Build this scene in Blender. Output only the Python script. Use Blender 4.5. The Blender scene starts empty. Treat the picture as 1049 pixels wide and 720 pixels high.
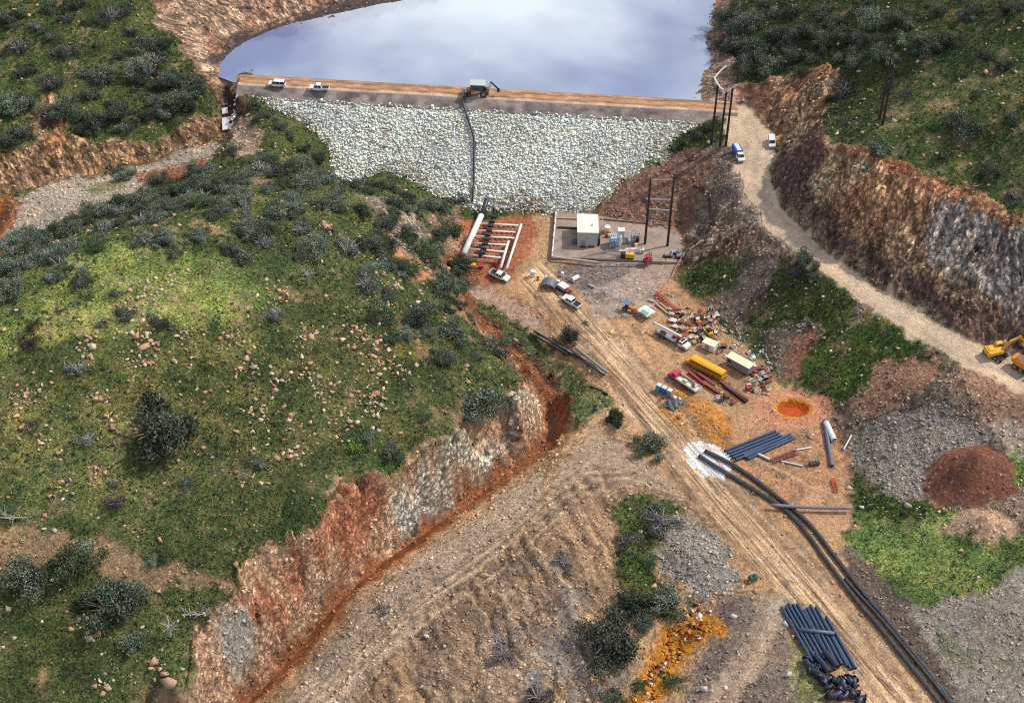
import bpy, math, random
import numpy as np
from mathutils import Vector, Matrix
from mathutils.geometry import delaunay_2d_cdt
random.seed(7); RNG = np.random.default_rng(11)
SC = bpy.context.scene; COL = SC.collection
R = math.radians
# ------------------------------------------------------------------ camera
PIT = R(40.0); F = 1700.0; CH = 275.0; ROLL = R(1.5); W0, H0 = 1049.0, 720.0
cam = bpy.data.objects.new('camera', bpy.data.cameras.new('camera')); COL.objects.link(cam)
cam.location = (0, 0, CH); cam.rotation_euler = (Matrix.Rotation(math.pi/2-PIT, 3, 'X') @ Matrix.Rotation(ROLL, 3, 'Z')).to_euler()
cam.data.sensor_width = 36; cam.data.lens = 36*F/W0; cam.data.clip_end = 5000; cam.data.clip_start = 1
SC.camera = cam
cp, sp = math.cos(PIT), math.sin(PIT)
def ray(px, py):
    u = (px-W0/2)/F; v = -(py-H0/2)/F
    u, v = u*math.cos(ROLL)-v*math.sin(ROLL), u*math.sin(ROLL)+v*math.cos(ROLL)
    return np.array([u, cp+sp*v, -sp+cp*v])
def at(px, py, z):
    d = ray(px, py); t = (z-CH)/d[2]
    return np.array([d[0]*t, d[1]*t, z])
def proj(P):
    a = P[0]; q = P[2]-CH; f = P[1]*cp-q*sp; b = P[1]*sp+q*cp; u = a/f; v = b/f
    u, v = u*math.cos(ROLL)+v*math.sin(ROLL), -u*math.sin(ROLL)+v*math.cos(ROLL)
    return W0/2+F*u, H0/2-F*v
def ztop(P, py):      # height of a vertical thing standing on P that reaches up to row py
    lo, hi = P[2], P[2]+60
    for _ in range(40):
        m = (lo+hi)/2
        if proj((P[0], P[1], m))[1] > py: lo = m
        else: hi = m
    return lo-P[2]
# ------------------------------------------------------------------ noise
_T = np.random.default_rng(5).random((64, 64, 64)).astype(np.float32)
def vn3(x, y, z):
    xi = np.floor(x).astype(int); yi = np.floor(y).astype(int); zi = np.floor(z).astype(int)
    fx = x-xi; fy = y-yi; fz = z-zi
    fx = fx*fx*(3-2*fx); fy = fy*fy*(3-2*fy); fz = fz*fz*(3-2*fz)
    g = lambda a, b, c: _T[(xi+a) & 63, (yi+b) & 63, (zi+c) & 63]
    l = lambda a, b, t: a+(b-a)*t
    return l(l(l(g(0,0,0), g(1,0,0), fx), l(g(0,1,0), g(1,1,0), fx), fy),
             l(l(g(0,0,1), g(1,0,1), fx), l(g(0,1,1), g(1,1,1), fx), fy), fz)
def fbm(x, y, sc, o=4, seed=0, z=0.0):
    s = 0; a = 1; t = 0; x = np.asarray(x, float); y = np.asarray(y, float)
    z = np.zeros_like(x)+z
    for k in range(o):
        f = 2.03**k/sc
        s = s+a*vn3(x*f+seed*7.3+k*11.1, y*f+seed*3.1+k*5.7, z*f+seed*1.7+k*3.3); t += a; a *= .52
    return s/t*2-1
# ------------------------------------------------------------------ dam plane
CR0 = at(250, 88, 18.0); CR1 = at(724, 114.8, 18.0)      # downstream edge of the crest
_cd = (CR1-CR0)[:2]; DLEN = float(np.hypot(*_cd)); _cd = _cd/DLEN
_cn = np.array([_cd[1], -_cd[0]])                       # horizontal, pointing downstream (towards -Y)
_t0 = at(540, 219, 0.0); DS = ((_t0[0]-CR0[0])*_cn[0]+(_t0[1]-CR0[1])*_cn[1])/18.0
def damz(x, y): return 18.0-((x-CR0[0])*_cn[0]+(y-CR0[1])*_cn[1])/DS
def onadam(px, py):
    d = ray(px, py)
    # CH + t dz = 18 - (t d.n - c)/DS
    c = CR0[0]*_cn[0]+CR0[1]*_cn[1]
    t = (18.0+c/DS-CH)/(d[2]+(d[0]*_cn[0]+d[1]*_cn[1])/DS)
    return np.array([d[0]*t, d[1]*t, CH+t*d[2]])
# ------------------------------------------------------------------ terrain control data (pixel x, pixel y, height)
CREEK = [(464,268,-1),(474,300,-2.5),(486,326,-3.5),(502,345,-4.8),(526,369,-6),(548,392,-7),(562,412,-7.3),(571,436,-7.7),(556,460,-8.1),(524,485,-8.6),(457,531,-9.6),(428,556,-10),(392,581,-10.5),(355,611,-11.1),(322,653,-12),(290,690,-12.8),(253,724,-13.6),(190,785,-15)]
BANK = [(471,258,.3),(478,292,0),(489,312,0),(508,331,0),(535,355,0),(567,385,0),(585,414,0),(592,438,-1.5),(577,463,-3.2),(545,489,-4.6),(490,527,-5.6),(440,566,-6.2),(377,619,-7.4),(338,668,-8.6),(290,722,-10),(235,782,-13.5)]
CREST = [(458,235,4),(463,270,3),(470,305,2),(488,336,2),(510,360,3.5),(531,380,5),(546,395,6.5),(527,420,8),(500,435,9),(470,448,9.5),(440,458,10),(415,475,9.5),(400,485,9),(370,488,9.5),(350,490,10),(335,515,10),(322,545,8.5),(290,555,9.5),(262,562,10),(240,585,9),(243,612,7),(222,626,6.5),(205,640,6),(193,665,4),(190,720,0),(180,790,-4)]
TOE = [(552,428,-6.9),(538,452,-7.4),(508,480,-8.1),(455,521,-8.9),(395,566,-9.8),(350,601,-10.5),(303,655,-11.7),(250,712,-13)]
ULTOE = [(-60,215,4),(0,195,5),(50,180,6),(95,172,6.5),(150,163,7),(190,150,8),(222,132,9.5),(226,110,12),(216,88,16)]
ULCR = [(-60,165,12),(0,160,12),(35,145,13),(42,105,18),(52,108,18),(70,138,14),(95,149,12),(120,151,11),(150,149,11),(180,141,12),(210,121,14.5),(218,100,16.5),(210,78,18.5),(195,58,20),(160,20,24),(175,-8,27)]
RCR = [(768,90,20),(800,82,25),(848,72,31),(852,95,31),(836,125,32),(840,145,35),(880,159,37),(920,184,37),(950,190,38),(1000,210,37),(1049,235,36),(1120,270,35),(1250,330,34)]
RTOE = [(764,108,18),(775,120,17.5),(797,138,17.5),(800,150,17.5),(790,175,17),(797,202,17),(817,232,17),(870,273,16.5),(930,311,16),(975,340,15.5),(1003,350,15),(1049,364,14.5),(1150,430,13),(1250,480,11)]
RDL = [(745,148,17),(753,170,16.8),(757,192,16.8),(785,235,16.5),(830,270,16.2),(870,300,16),(920,335,15.6),(970,362,15.2),(985,372,14.8),(1049,402,14),(1150,460,12.5),(1250,520,10.5)]
STOE = [(603,220,.3),(620,226,.3),(660,232,.3),(700,240,.3),(700,262,.3),(694,285,.3),(708,300,.3),(740,320,.3),(775,350,.3),(795,385,.3),(822,408,.3),(850,430,0),(862,450,-.5),(869,480,-1),(872,520,-1.5)]
SHL = [(222,76,16.5),(228,64,16.4),(242,49,16.4),(282,31,16.4),(350,16,16.4),(420,2,16.4),(520,-30,16.4),(640,-80,16.4)]
LTOE = [(206,66,18),(226,44,18),(262,23,18),(330,2,18),(400,-14,18),(500,-50,18)]
SHR = [(727,106,16.9),(717,86,16.4),(732,66,16.4),(727,45,16.4),(728,20,16.4),(741,0,16.4),(760,-60,16.4)]
GUL = [(648,520,-3.5),(655,560,-5.5),(665,600,-7),(688,630,-8.2),(688,660,-9.5),(660,720,-11),(630,790,-13)]
SPOTS = [(0,545,14),(60,545,13),(120,560,12),(180,590,10),(0,620,8),(100,640,6),(0,720,1),(100,720,0),(150,680,2.5),(-200,560,14),(-200,740,2),
 (0,450,22),(100,450,21),(200,450,19),(300,450,15),(350,440,14),(400,430,13),(450,420,12),(500,400,9.5),(-200,450,24),
 (0,370,28),(100,360,29),(200,350,28),(300,340,25),(380,330,21),(440,330,15),(480,350,9),(430,290,13),(455,300,8.5),(300,390,21),(400,380,17),
 (-200,330,36),(0,300,34),(40,272,35),(100,252,36),(150,240,35),(200,218,31),(250,210,31),(300,200,29),(340,198,26),(365,205,23),(400,240,17),(430,262,12),(415,220,13),(440,225,8),
 (250,170,20),(300,165,18.5),(340,180,17),(375,190,13),(280,140,16.5),(262,115,16.5),(248,100,17.5),(248,82,18),(243,140,12),(200,180,14),(160,196,10),(120,207,9),
 (0,240,3),(30,225,4),(60,213,5),(100,195,5.5),(140,178,6),(200,165,7.5),(222,148,8),(233,130,9),(232,105,11.5),(227,85,15),(-60,250,3),(-200,270,4),
 (0,60,21),(100,60,22),(150,90,17.5),(50,85,19.5),(0,100,17.5),(0,0,27),(100,0,28),(0,-60,33),(120,-60,34),(-200,100,20),(-200,0,28),
 (300,50,12),(500,50,10),(650,50,10),(450,0,11),(560,0,10),(600,-60,10),(360,30,12),(440,14,12),(400,24,12),(310,38,12.5),(690,-60,10),(240,66,15),(690,80,12),
 (185,-20,28),(300,-60,33),(420,-90,34),(560,-120,34),
 (745,60,21),(745,30,21),(760,0,23),(780,60,23),(820,60,28),(820,20,30),(860,0,36),(870,100,35),(900,60,42),(940,120,44),(940,30,48),(1000,150,42),(1049,180,42),(1049,100,52),(1000,60,52),(1049,0,60),(1049,-60,64),(900,-60,48),(800,-60,32),(1150,100,58),(1250,200,50),(1250,0,68),
 (728,125,16.5),(738,118,17.6),(728,150,15),(680,161,9.5),(655,176,5.5),(745,135,17.2),
 (700,200,7),(740,230,10),(720,265,5),(750,290,5.5),(800,300,8.5),(850,350,9),(800,340,5),(900,370,9),(860,390,4),
 (900,400,8),(930,430,7),(882,452,1.5),(950,460,6),(1000,400,12),(1049,440,10),(905,500,.8),(990,490,4.5),(1049,500,5.5),(950,560,-.5),(872,560,-2.5),(920,622,-3.2),(1000,600,0),(1049,600,1.5),(1000,680,-3),(1060,740,-3),(975,720,-4.5),(900,590,-3),(1150,560,7),(1250,650,6),(1150,740,0),
 (560,250,0),(550,300,0),(600,320,0),(650,350,0),(640,300,0),(700,420,0),(680,380,0),(780,440,0),(830,450,0),(640,400,0),(700,470,-.8),(760,520,-1.5),(840,520,-1.5),(600,360,0),(622,400,0),(650,440,-.5),(800,580,-2.5),(750,560,-2),(860,640,-3.5),(930,720,-4.5),(850,720,-4.5),(790,620,-3),(600,250,0),(680,270,0),(740,380,0),(700,340,0),
 (480,225,-.2),(540,224,-.2),(540,270,-.2),(475,282,-.2),(510,250,-.2),(900,800,-6),
 (625,445,-.7),(590,490,-1.2),(640,490,-1.2),(690,510,-1.8),(560,540,-2.2),(600,560,-3.2),(625,530,-3),(500,600,-4),(540,570,-2.8),(440,618,-4.2),(385,668,-6),(332,724,-8),(470,650,-7),(540,640,-7),(560,620,-5.5),(625,610,-5.5),(450,680,-8.2),(520,700,-7.8),(600,700,-8),(400,720,-9.5),(350,725,-10.5),(500,800,-11),
 (700,545,-2.5),(720,580,-3.3),(742,600,-3.8),(762,620,-3.4),(735,660,-6),(720,720,-8),(770,600,-3),(780,720,-6),(800,660,-4.5),(620,560,-4.3),(640,640,-7),(750,800,-9)]
def resample(P3, step=3.0):
    out = []
    for a, b in zip(P3[:-1], P3[1:]):
        n = max(1, int(np.linalg.norm((b-a)[:2])/step))
        for k in range(n): out.append(a+(b-a)*k/n)
    out.append(P3[-1]); return out
def wl(L): return [at(*p) for p in L]
def offset(P3, d):
    out = []
    for i, p in enumerate(P3):
        a = P3[max(i-1, 0)]; b = P3[min(i+1, len(P3)-1)]; t = (b-a)[:2]; t = t/np.hypot(*t)
        out.append(np.array([p[0]-t[1]*d, p[1]+t[0]*d, p[2]]))
    return out
creek_w = resample(wl(CREEK), 2.5)
pts = []
for d in (-1.6, 1.6): pts += offset(creek_w, d)
for L in (BANK, CREST, TOE, ULTOE, ULCR, RCR, RTOE, RDL, STOE, SHL, LTOE, SHR, GUL): pts += resample(wl(L))
pts += wl(SPOTS)
# natural ground where the embankment meets it, and below it
contL = [onadam(*p) for p in [(262,101),(300,124),(330,146),(365,166),(400,182),(440,200),(468,211)]]
contR = [onadam(*p) for p in [(724,121),(700,138),(670,158),(640,182),(612,205),(600,215)]]
pts += resample(contL)+resample(contR)
TOED = [at(490,216,0), at(530,219,0), at(560,220,0), at(590,218,0)]
pts += resample([contL[-1]]+TOED+[contR[-1]])
mid = (contL[3]+contR[2])/2
for t in (.25, .5, .75):
    for q in (2, 12, 22):
        b = CR0[:2]+_cd*DLEN*t+_cn*q; pts.append(np.array([b[0], b[1], damz(b[0], b[1])-6]))
for x, y, z in [(-420,200,10),(-420,400,30),(-420,560,34),(-420,900,60),(0,1000,70),(0,760,45),(-200,800,55),(200,800,60),(420,900,90),(420,560,80),(420,400,50),(420,250,15),(420,120,5),(100,150,-14),(-100,150,-24),(-250,150,-5),(200,180,-6),(-420,120,0),(40,680,18),(100,690,30),(-100,720,40),(-420,1300,70),(420,1300,90),(-700,100,20),(700,100,20),(700,1300,90),(-700,1300,80),(0,100,-20),(150,100,-8)]:
    pts.append(np.array([x, y, z], float))
pts = np.array(pts)
key = np.round(pts[:, :2], 1); _, ui = np.unique(key, axis=0, return_index=True); pts = pts[ui]
vo, _, fo, ov, _, _ = delaunay_2d_cdt([Vector(p[:2]) for p in pts], [], [], 0, 1e-4)
zo = np.array([pts[o[0]][2] if o else 0 for o in ov]); vo = np.array([tuple(v) for v in vo])
# nonuniform grid axes
def axis(a, b, lo, hi, h):
    c = list(np.arange(a, b+1e-6, h)); s = h
    while c[-1] < hi: s *= 1.12; c.append(c[-1]+s)
    s = h
    while c[0] > lo: s *= 1.12; c.insert(0, c[0]-s)
    return np.array(c)
# uniform raster first
RH = 1.0; ux = np.arange(-700, 701, RH); uy = np.arange(100, 1301, RH)
Z = np.full((len(uy), len(ux)), np.nan)
for f in fo:
    a, b, c = vo[f[0]], vo[f[1]], vo[f[2]]; za, zb, zc = zo[f[0]], zo[f[1]], zo[f[2]]
    x0, x1 = min(a[0], b[0], c[0]), max(a[0], b[0], c[0]); y0, y1 = min(a[1], b[1], c[1]), max(a[1], b[1], c[1])
    i0 = max(0, int(math.floor((x0+700)/RH))); i1 = min(len(ux), int((x1+700)/RH)+2)
    j0 = max(0, int(math.floor((y0-100)/RH))); j1 = min(len(uy), int((y1-100)/RH)+2)
    if i1 <= i0 or j1 <= j0: continue
    X, Y = np.meshgrid(ux[i0:i1], uy[j0:j1])
    D = (b[1]-c[1])*(a[0]-c[0])+(c[0]-b[0])*(a[1]-c[1])
    if abs(D) < 1e-9: continue
    l1 = ((b[1]-c[1])*(X-c[0])+(c[0]-b[0])*(Y-c[1]))/D; l2 = ((c[1]-a[1])*(X-c[0])+(a[0]-c[0])*(Y-c[1]))/D; l3 = 1-l1-l2
    m = (l1 > -1e-6) & (l2 > -1e-6) & (l3 > -1e-6)
    Zs = Z[j0:j1, i0:i1]; Zs[m] = (l1*za+l2*zb+l3*zc)[m]
Z[np.isnan(Z)] = 20
def blur(A, n=1):
    for _ in range(n):
        P = np.pad(A, 1, mode='edge'); A = (P[:-2, 1:-1]+2*P[1:-1, 1:-1]+P[2:, 1:-1])/4
        P = np.pad(A, 1, mode='edge'); A = (P[1:-1, :-2]+2*P[1:-1, 1:-1]+P[1:-1, 2:])/4
    return A
Zb = blur(Z, 2); Zs = blur(Z, 30)
# smooth the open hillsides more than the cliffs
gy, gx = np.gradient(Zb, RH); sl = np.hypot(gx, gy); cl = blur(np.clip((np.abs(Zb-blur(Zb, 8))-.25)*2, 0, 1), 4)
Zb = Zb*cl+(1-cl)*blur(Z, 8)
class Grid:
    def __init__(s, xs, ys, Z): s.xs, s.ys, s.Z = xs, ys, Z
    def __call__(s, x, y):
        x = np.asarray(x, float); y = np.asarray(y, float)
        i = np.clip(np.searchsorted(s.xs, x)-1, 0, len(s.xs)-2); j = np.clip(np.searchsorted(s.ys, y)-1, 0, len(s.ys)-2)
        u = np.clip((x-s.xs[i])/(s.xs[i+1]-s.xs[i]), 0, 1); v = np.clip((y-s.ys[j])/(s.ys[j+1]-s.ys[j]), 0, 1)
        Z = s.Z
        return (Z[j, i]*(1-u)+Z[j, i+1]*u)*(1-v)+(Z[j+1, i]*(1-u)+Z[j+1, i+1]*u)*v
base = Grid(ux, uy, Zb)
def hit(px, py, H=None):
    H = H or base; d = ray(px, py); d = d/np.linalg.norm(d)
    t = np.arange(220, 1200, .5); x = d[0]*t; y = d[1]*t; z = CH+d[2]*t
    g = z-H(x, y); k = int(np.argmax(g < 0))
    if g[k] >= 0: k = 1
    a = g[k-1]/(g[k-1]-g[k]+1e-9); tt = t[k-1]+.5*a
    return np.array([d[0]*tt, d[1]*tt, CH+d[2]*tt])
# ------------------------------------------------------------------ fine grid
gxs = axis(-168, 168, -690, 690, .5); gys = axis(208, 515, 110, 1290, .5)
GX, GY = np.meshgrid(gxs, gys); GZ = base(GX, GY); NV = GX.size
_gy, _gx = np.gradient(GZ, gys, gxs); SLOPE = np.hypot(_gx, _gy)
wx = GX+fbm(GX, GY, 9, 4, 1)*3.2; wy = GY+fbm(GX, GY, 9, 4, 2)*3.2
def inpoly(P, X, Y):
    m = np.zeros(X.shape, bool); bb = (X > P[:, 0].min()) & (X < P[:, 0].max()) & (Y > P[:, 1].min()) & (Y < P[:, 1].max())
    if not bb.any(): return m
    x = X[bb]; y = Y[bb]; r = np.zeros(x.shape, bool); n = len(P)
    for i in range(n):
        x0, y0 = P[i]; x1, y1 = P[(i+1) % n]
        if y0 == y1: continue
        c = ((y0 > y) != (y1 > y)) & (x < (x1-x0)*(y-y0)/(y1-y0)+x0); r ^= c
    m[bb] = r; return m
CA = np.zeros(GX.shape+(3,)); VEG = np.ones(GX.shape); PEB = np.full(GX.shape, .15); ROCK = np.zeros(GX.shape); ROU = np.full(GX.shape, .35)
CA[:] = (.098, .122, .042)
def zone(poly, col, veg=0, peb=.3, rock=0, rou=.3, warp=1, mix=1.0, circ=None):
    if circ is not None:
        c = hit(*poly); m = np.hypot(wx-c[0], wy-c[1]) < circ
    else:
        P = np.array([hit(*p)[:2] for p in poly])
        X = GX+(wx-GX)*warp; Y = GY+(wy-GY)*warp
        m = inpoly(P, X, Y)
    if mix < 1: m = m & (fbm(GX, GY, 3.0, 4, 77) < mix*2-1)
    CA[m] = col; VEG[m] = veg; PEB[m] = peb; ROCK[m] = rock; ROU[m] = rou
G1 = (.06,.085,.025); G2 = (.17,.19,.055); G3 = (.15,.26,.05)
Zn = zone
Zn([(735,-60),(740,60),(765,86),(850,69),(861,80),(838,123),(880,157),(975,190),(1049,231),(1250,322),(1250,-60)], (.062,.085,.03), veg=1, peb=.15)
Zn([(-200,-80),(170,-80),(215,100),(150,150),(0,170),(-200,170)], (.08,.105,.035), veg=1, peb=.15)
# left foreground hill
Zn([(0,300),(40,262),(150,252),(240,268),(285,305),(210,335),(100,345),(-40,365),(-60,310)], (.22,.27,.075), veg=1, peb=.3)  # brighter grass paints in a patch of sun
Zn([(60,300),(130,285),(190,290),(180,330),(90,330),(40,330)], (.36,.36,.13), veg=.8, peb=.4, mix=.5)  # yellower core of the painted sun patch
Zn([(-80,440),(100,380),(300,330),(430,360),(300,470),(100,500),(-80,520)], (.17,.17,.055), veg=.9, peb=.5, mix=.5)
Zn([(150,262),(330,240),(420,330),(500,400),(400,470),(200,440),(100,360)], (.17,.15,.065), veg=.6, peb=.6, mix=.3)
Zn([(-80,400),(120,350),(230,430),(300,540),(150,560),(-80,530)], (.14,.13,.05), veg=.6, peb=.6, mix=.33)
Zn([(860,110),(1000,60),(1150,150),(1150,260),(950,180)], (.17,.15,.07), veg=.5, peb=.5, mix=.38)
Zn([(-80,540),(60,540),(115,556),(190,586),(236,592),(236,606),(150,608),(90,582),(-80,578)], (.3,.2,.11), veg=.2, peb=.5)
Zn([(358,198),(400,203),(440,245),(445,272),(428,286),(410,262),(380,225)], (.3,.24,.18), peb=.6, rock=.8, rou=.7)
Zn([(405,262),(425,265),(438,285),(428,292)], (.5,.26,.13), rock=.4, rou=.5)
Zn([(440,222),(472,210),(484,232),(480,265),(466,286),(452,268)], (.3,.19,.13), peb=.7, rock=.3, rou=.5)
# upper left valley
Zn([(-200,262),(-60,238),(0,212),(50,187),(100,180),(150,166),(226,140),(226,150),(218,166),(150,190),(110,206),(50,232),(0,256),(-200,300)], (.4,.33,.255), peb=.7, rou=.2)
Zn([(0,262),(10,240),(14,225),(22,208),(12,198),(0,203),(-60,232),(-60,285)], (.36,.14,.05), peb=.4, rock=.4, rou=.3)
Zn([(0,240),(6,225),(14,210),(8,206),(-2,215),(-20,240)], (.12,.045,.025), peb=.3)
Zn([(75,190),(130,182),(140,192),(90,200)], (.2,.2,.11), veg=.4, peb=.5)
Zn([(-60,165),(0,158),(36,146),(40,98),(54,98),(72,135),(95,146),(150,147),(180,139),(212,116),(228,108),(226,138),(190,153),(150,166),(95,176),(60,186),(0,200),(-60,220)], (.4,.25,.14), peb=.3, rock=1, rou=.8)
Zn([(142,178),(216,158),(217,167),(190,180),(146,189)], (.36,.17,.1), peb=.2, rock=.6)
Zn([(200,70),(222,62),(246,82),(250,110),(240,140),(225,142),(222,105)], (.2,.125,.085), rock=.7, rou=.7)
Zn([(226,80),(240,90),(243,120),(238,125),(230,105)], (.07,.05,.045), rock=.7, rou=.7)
Zn([(203,72),(250,78),(262,96),(244,98),(225,84)], (.42,.27,.17), peb=.3, rou=.2)
Zn([(235,132),(262,115),(270,150),(262,162),(240,158)], (.38,.27,.2), rock=.5, peb=.5, rou=.5)
Zn([(148,8),(180,-30),(430,-110),(640,-140),(640,-80),(430,-2),(350,17),(260,40),(240,52),(226,78),(205,74),(185,52)], (.43,.29,.2), rock=1, rou=.8)
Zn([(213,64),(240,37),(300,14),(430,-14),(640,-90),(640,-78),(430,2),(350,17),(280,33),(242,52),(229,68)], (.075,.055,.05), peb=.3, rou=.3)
# right shore and cuts
Zn([(715,72),(730,0),(750,-60),(775,-60),(748,0),(746,50),(760,64),(752,88),(764,110),(740,112),(715,108)], (.3,.21,.155), rock=.7, rou=.5)
CUT = [(742,86),(768,87),(850,69),(861,80),(851,100),(838,123),(843,143),(880,157),(920,181),(975,190),(1049,231),(1250,322),(1250,482),(1049,366),(1000,352),(930,312),(870,273),(815,232),(795,202),(788,175),(798,150),(790,135),(762,108)]
Zn(CUT, (.56,.36,.22), peb=.2, rock=1, rou=1.0, warp=.6)
Zn([(745,90),(800,83),(785,110),(800,135),(764,108)], (.17,.09,.06), peb=.3, rock=.4, rou=.5)
Zn([(950,200),(1049,240),(1250,330),(1250,430),(1049,330),(960,285)], (.46,.4,.34), peb=.2, rock=1, rou=1, mix=.72)
Zn([(850,150),(1000,205),(1049,235),(1049,246),(990,220),(850,162)], (.4,.2,.11), rock=.8, rou=.9)
Zn([(812,160),(838,130),(842,158),(836,190),(866,232),(930,278),(1000,312),(1060,340),(1060,366),(1000,352),(930,312),(870,273),(815,232),(795,202),(788,175),(800,150)], (.16,.105,.085), rock=.8, rou=.7)  # shade along the foot of the cut, painted into the rock colour
# slope below the haul road
Zn([(600,222),(626,193),(680,160),(728,148),(748,148),(757,192),(785,235),(830,270),(920,335),(985,372),(1049,405),(1250,520),(1250,800),(980,780),(885,575),(868,520),(868,480),(850,432),(820,408),(795,388),(775,350),(740,320),(705,298),(698,240),(650,228)], (.22,.165,.125), peb=.8, rock=.4, rou=.5)
Zn([(598,222),(626,193),(680,160),(728,150),(738,165),(712,205),(702,242),(650,230)], (.24,.135,.095), peb=.6, rock=.3, rou=.5)
Zn([(700,250),(735,215),(770,240),(735,275),(705,290)], (.3,.22,.15), peb=.3, rock=1, rou=.9)
Zn([(735,300),(770,270),(800,265),(790,290),(755,325)], (.2,.15,.125), peb=.6, rou=.3)
Zn([(698,295),(706,272),(742,262),(768,262),(758,288),(728,306),(704,306)], G1, veg=1, rou=.4)
Zn([(798,268),(822,262),(850,290),(880,316),(862,345),(820,332),(772,345),(762,322),(790,300)], G1, veg=.9, peb=.6, mix=.72)
Zn([(818,362),(870,332),(900,318),(950,350),(930,372),(880,402),(850,422),(825,412),(812,388)], (.065,.11,.025), veg=1, rou=.4)
Zn([(938,352),(978,372),(960,388),(925,392)], G1, veg=1, rou=.4)
Zn([(815,342),(840,342),(826,380),(806,394),(800,372)], (.27,.13,.08), peb=.5, rou=.3)
Zn([(900,376),(955,366),(962,386),(900,424),(876,420)], (.3,.17,.11), peb=.7, rou=.3)
Zn([(860,475),(888,432),(950,420),(1020,442),(962,500),(905,508)], (.245,.215,.185), peb=1, rou=.5)
Zn([(960,398),(1000,374),(1060,402),(1150,470),(1060,445),(1000,432)], (.3,.18,.12), peb=.6, rou=.4)
Zn([(1010,430),(1060,440),(1060,470),(1030,470)], (.42,.33,.26), peb=.5)
Zn([(868,480),(900,500),(960,518),(1060,548),(1060,580),(1000,606),(960,616),(918,620),(880,575),(856,548)], (.19,.25,.075), veg=1, peb=.2, rou=.25)
Zn([(868,478),(900,498),(965,518),(940,535),(900,530),(868,520)], (.065,.1,.025), veg=1, peb=.7)
Zn([(925,622),(1000,604),(1060,570),(1250,600),(1250,800),(985,780)], (.28,.245,.2), peb=.6, rou=.25)
Zn([(950,650),(1049,640),(1049,700),(1000,700)], (.2,.2,.12), veg=.3, peb=.6, mix=.4)
Zn([(1036,466),(1080,466),(1080,500),(1036,492)], G3, veg=1)
Zn([(945,500),(960,468),(1005,455),(1040,475),(1035,505),(1000,520),(960,518)], (.2,.085,.055), peb=.3, rou=.15, warp=.5)
Zn([(962,545),(985,528),(1015,518),(1045,535),(1040,552),(1000,558)], (.42,.28,.18), peb=.5, rou=.15, warp=.5)
Zn([(622,194),(700,132),(728,116),(746,116),(746,136),(730,149),(680,160)], G1, veg=1)
# haul road
Zn([(728,106),(764,106),(790,135),(796,150),(786,178),(800,213),(830,244),(870,275),(930,315),(1000,351),(1049,366),(1150,435),(1250,485),(1250,515),(1150,468),(1049,404),(985,372),(970,362),(920,335),(870,300),(830,270),(785,235),(757,192),(752,168),(740,128)], (.62,.47,.325), peb=.06, rou=.05, warp=.25)
Zn([(728,150),(752,150),(757,192),(785,235),(765,232),(740,190)], (.3,.23,.18), peb=.5, rock=.6, rou=.5)
# creek banks, mound, yard
Zn([p[:2] for p in CREST]+[p[:2] for p in BANK[::-1]], (.58,.37,.235), peb=.4, rock=.8, rou=.9, warp=.35)
Zn([(400,490),(440,465),(480,450),(540,402),(552,412),(520,478),(450,528),(412,542)], (.66,.58,.46), peb=.3, rock=1, rou=1)
Zn([(222,635),(255,628),(262,660),(245,700),(225,680)], (.38,.35,.3), peb=.8, rock=.3)
Zn([(335,520),(350,492),(395,488),(390,540),(330,600),(260,650),(240,610),(300,570)], (.46,.2,.11), peb=.3, rock=.7, rou=.9, mix=.6)
Zn([(470,285),(489,312),(508,331),(535,355),(567,385),(585,414),(592,438),(578,460),(572,440),(562,410),(545,388),(524,365),(500,343),(482,320)], (.095,.042,.03), rock=.6, rou=.5, warp=.3)  # right bank painted dark red for its shaded side
Zn([(480,295),(500,316),(545,341),(585,372),(622,402),(655,448),(640,458),(600,446),(590,436),(585,414),(567,385),(535,355),(508,331),(489,312)], (.12,.14,.055), veg=.9, peb=.6, warp=.5)
Zn([(470,286),(474,226),(545,221),(600,222),(700,240),(698,262),(690,285),(705,300),(735,325),(775,372),(800,395),(820,408),(850,430),(866,470),(868,520),(856,548),(885,585),(980,740),(1010,800),(880,800),(842,720),(800,640),(770,600),(720,530),(690,500),(655,455),(622,404),(585,372),(545,340),(500,312),(480,295)], (.47,.285,.15), peb=.25, rou=.12, warp=.4)
Zn([(558,262),(600,320),(645,370),(700,446),(760,515),(850,608),(965,745),(905,745),(800,612),(742,540),(690,480),(622,400),(545,320),(530,285)], (.60,.385,.21), peb=.15, rou=.1, warp=.6)
Zn([(600,268),(700,262),(692,285),(655,330),(612,325),(590,295)], (.4,.31,.25), peb=.3, rou=.1)
Zn([(565,272),(660,270),(640,290),(600,300),(570,290)], (.22,.175,.155), peb=.5, rou=.15)
Zn((622,301), (.34,.29,.27), circ=4.5, peb=.5)
Zn([(670,405),(700,398),(745,425),(762,448),(740,462),(715,455),(688,440)], (.5,.22,.05), peb=.4, rou=.2)
Zn([(664,398),(705,392),(752,420),(768,450),(738,470),(705,460),(680,440)], (.36,.12,.03), peb=.4, rou=.3, mix=.42)
Zn([(742,446),(800,402),(842,412),(852,434),(800,448),(790,455)], (.5,.27,.17), peb=.2)
Zn([(752,478),(742,455),(800,405),(835,415),(858,440),(872,500),(872,540),(850,545),(800,505)], (.47,.255,.145), peb=.3, rou=.15, mix=.75)
Zn([(820,525),(840,500),(868,485),(870,535),(852,548)], (.5,.29,.17), peb=.2, rou=.15)
Zn([(560,262),(690,262),(790,400),(850,440),(860,540),(700,480),(600,380),(520,290)], (.27,.17,.1), peb=.4, rou=.15, mix=.34)
Zn([(600,330),(700,400),(730,500),(900,700),(860,720),(760,590),(640,430)], (.3,.19,.11), peb=.3, rou=.15, mix=.36)
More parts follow.
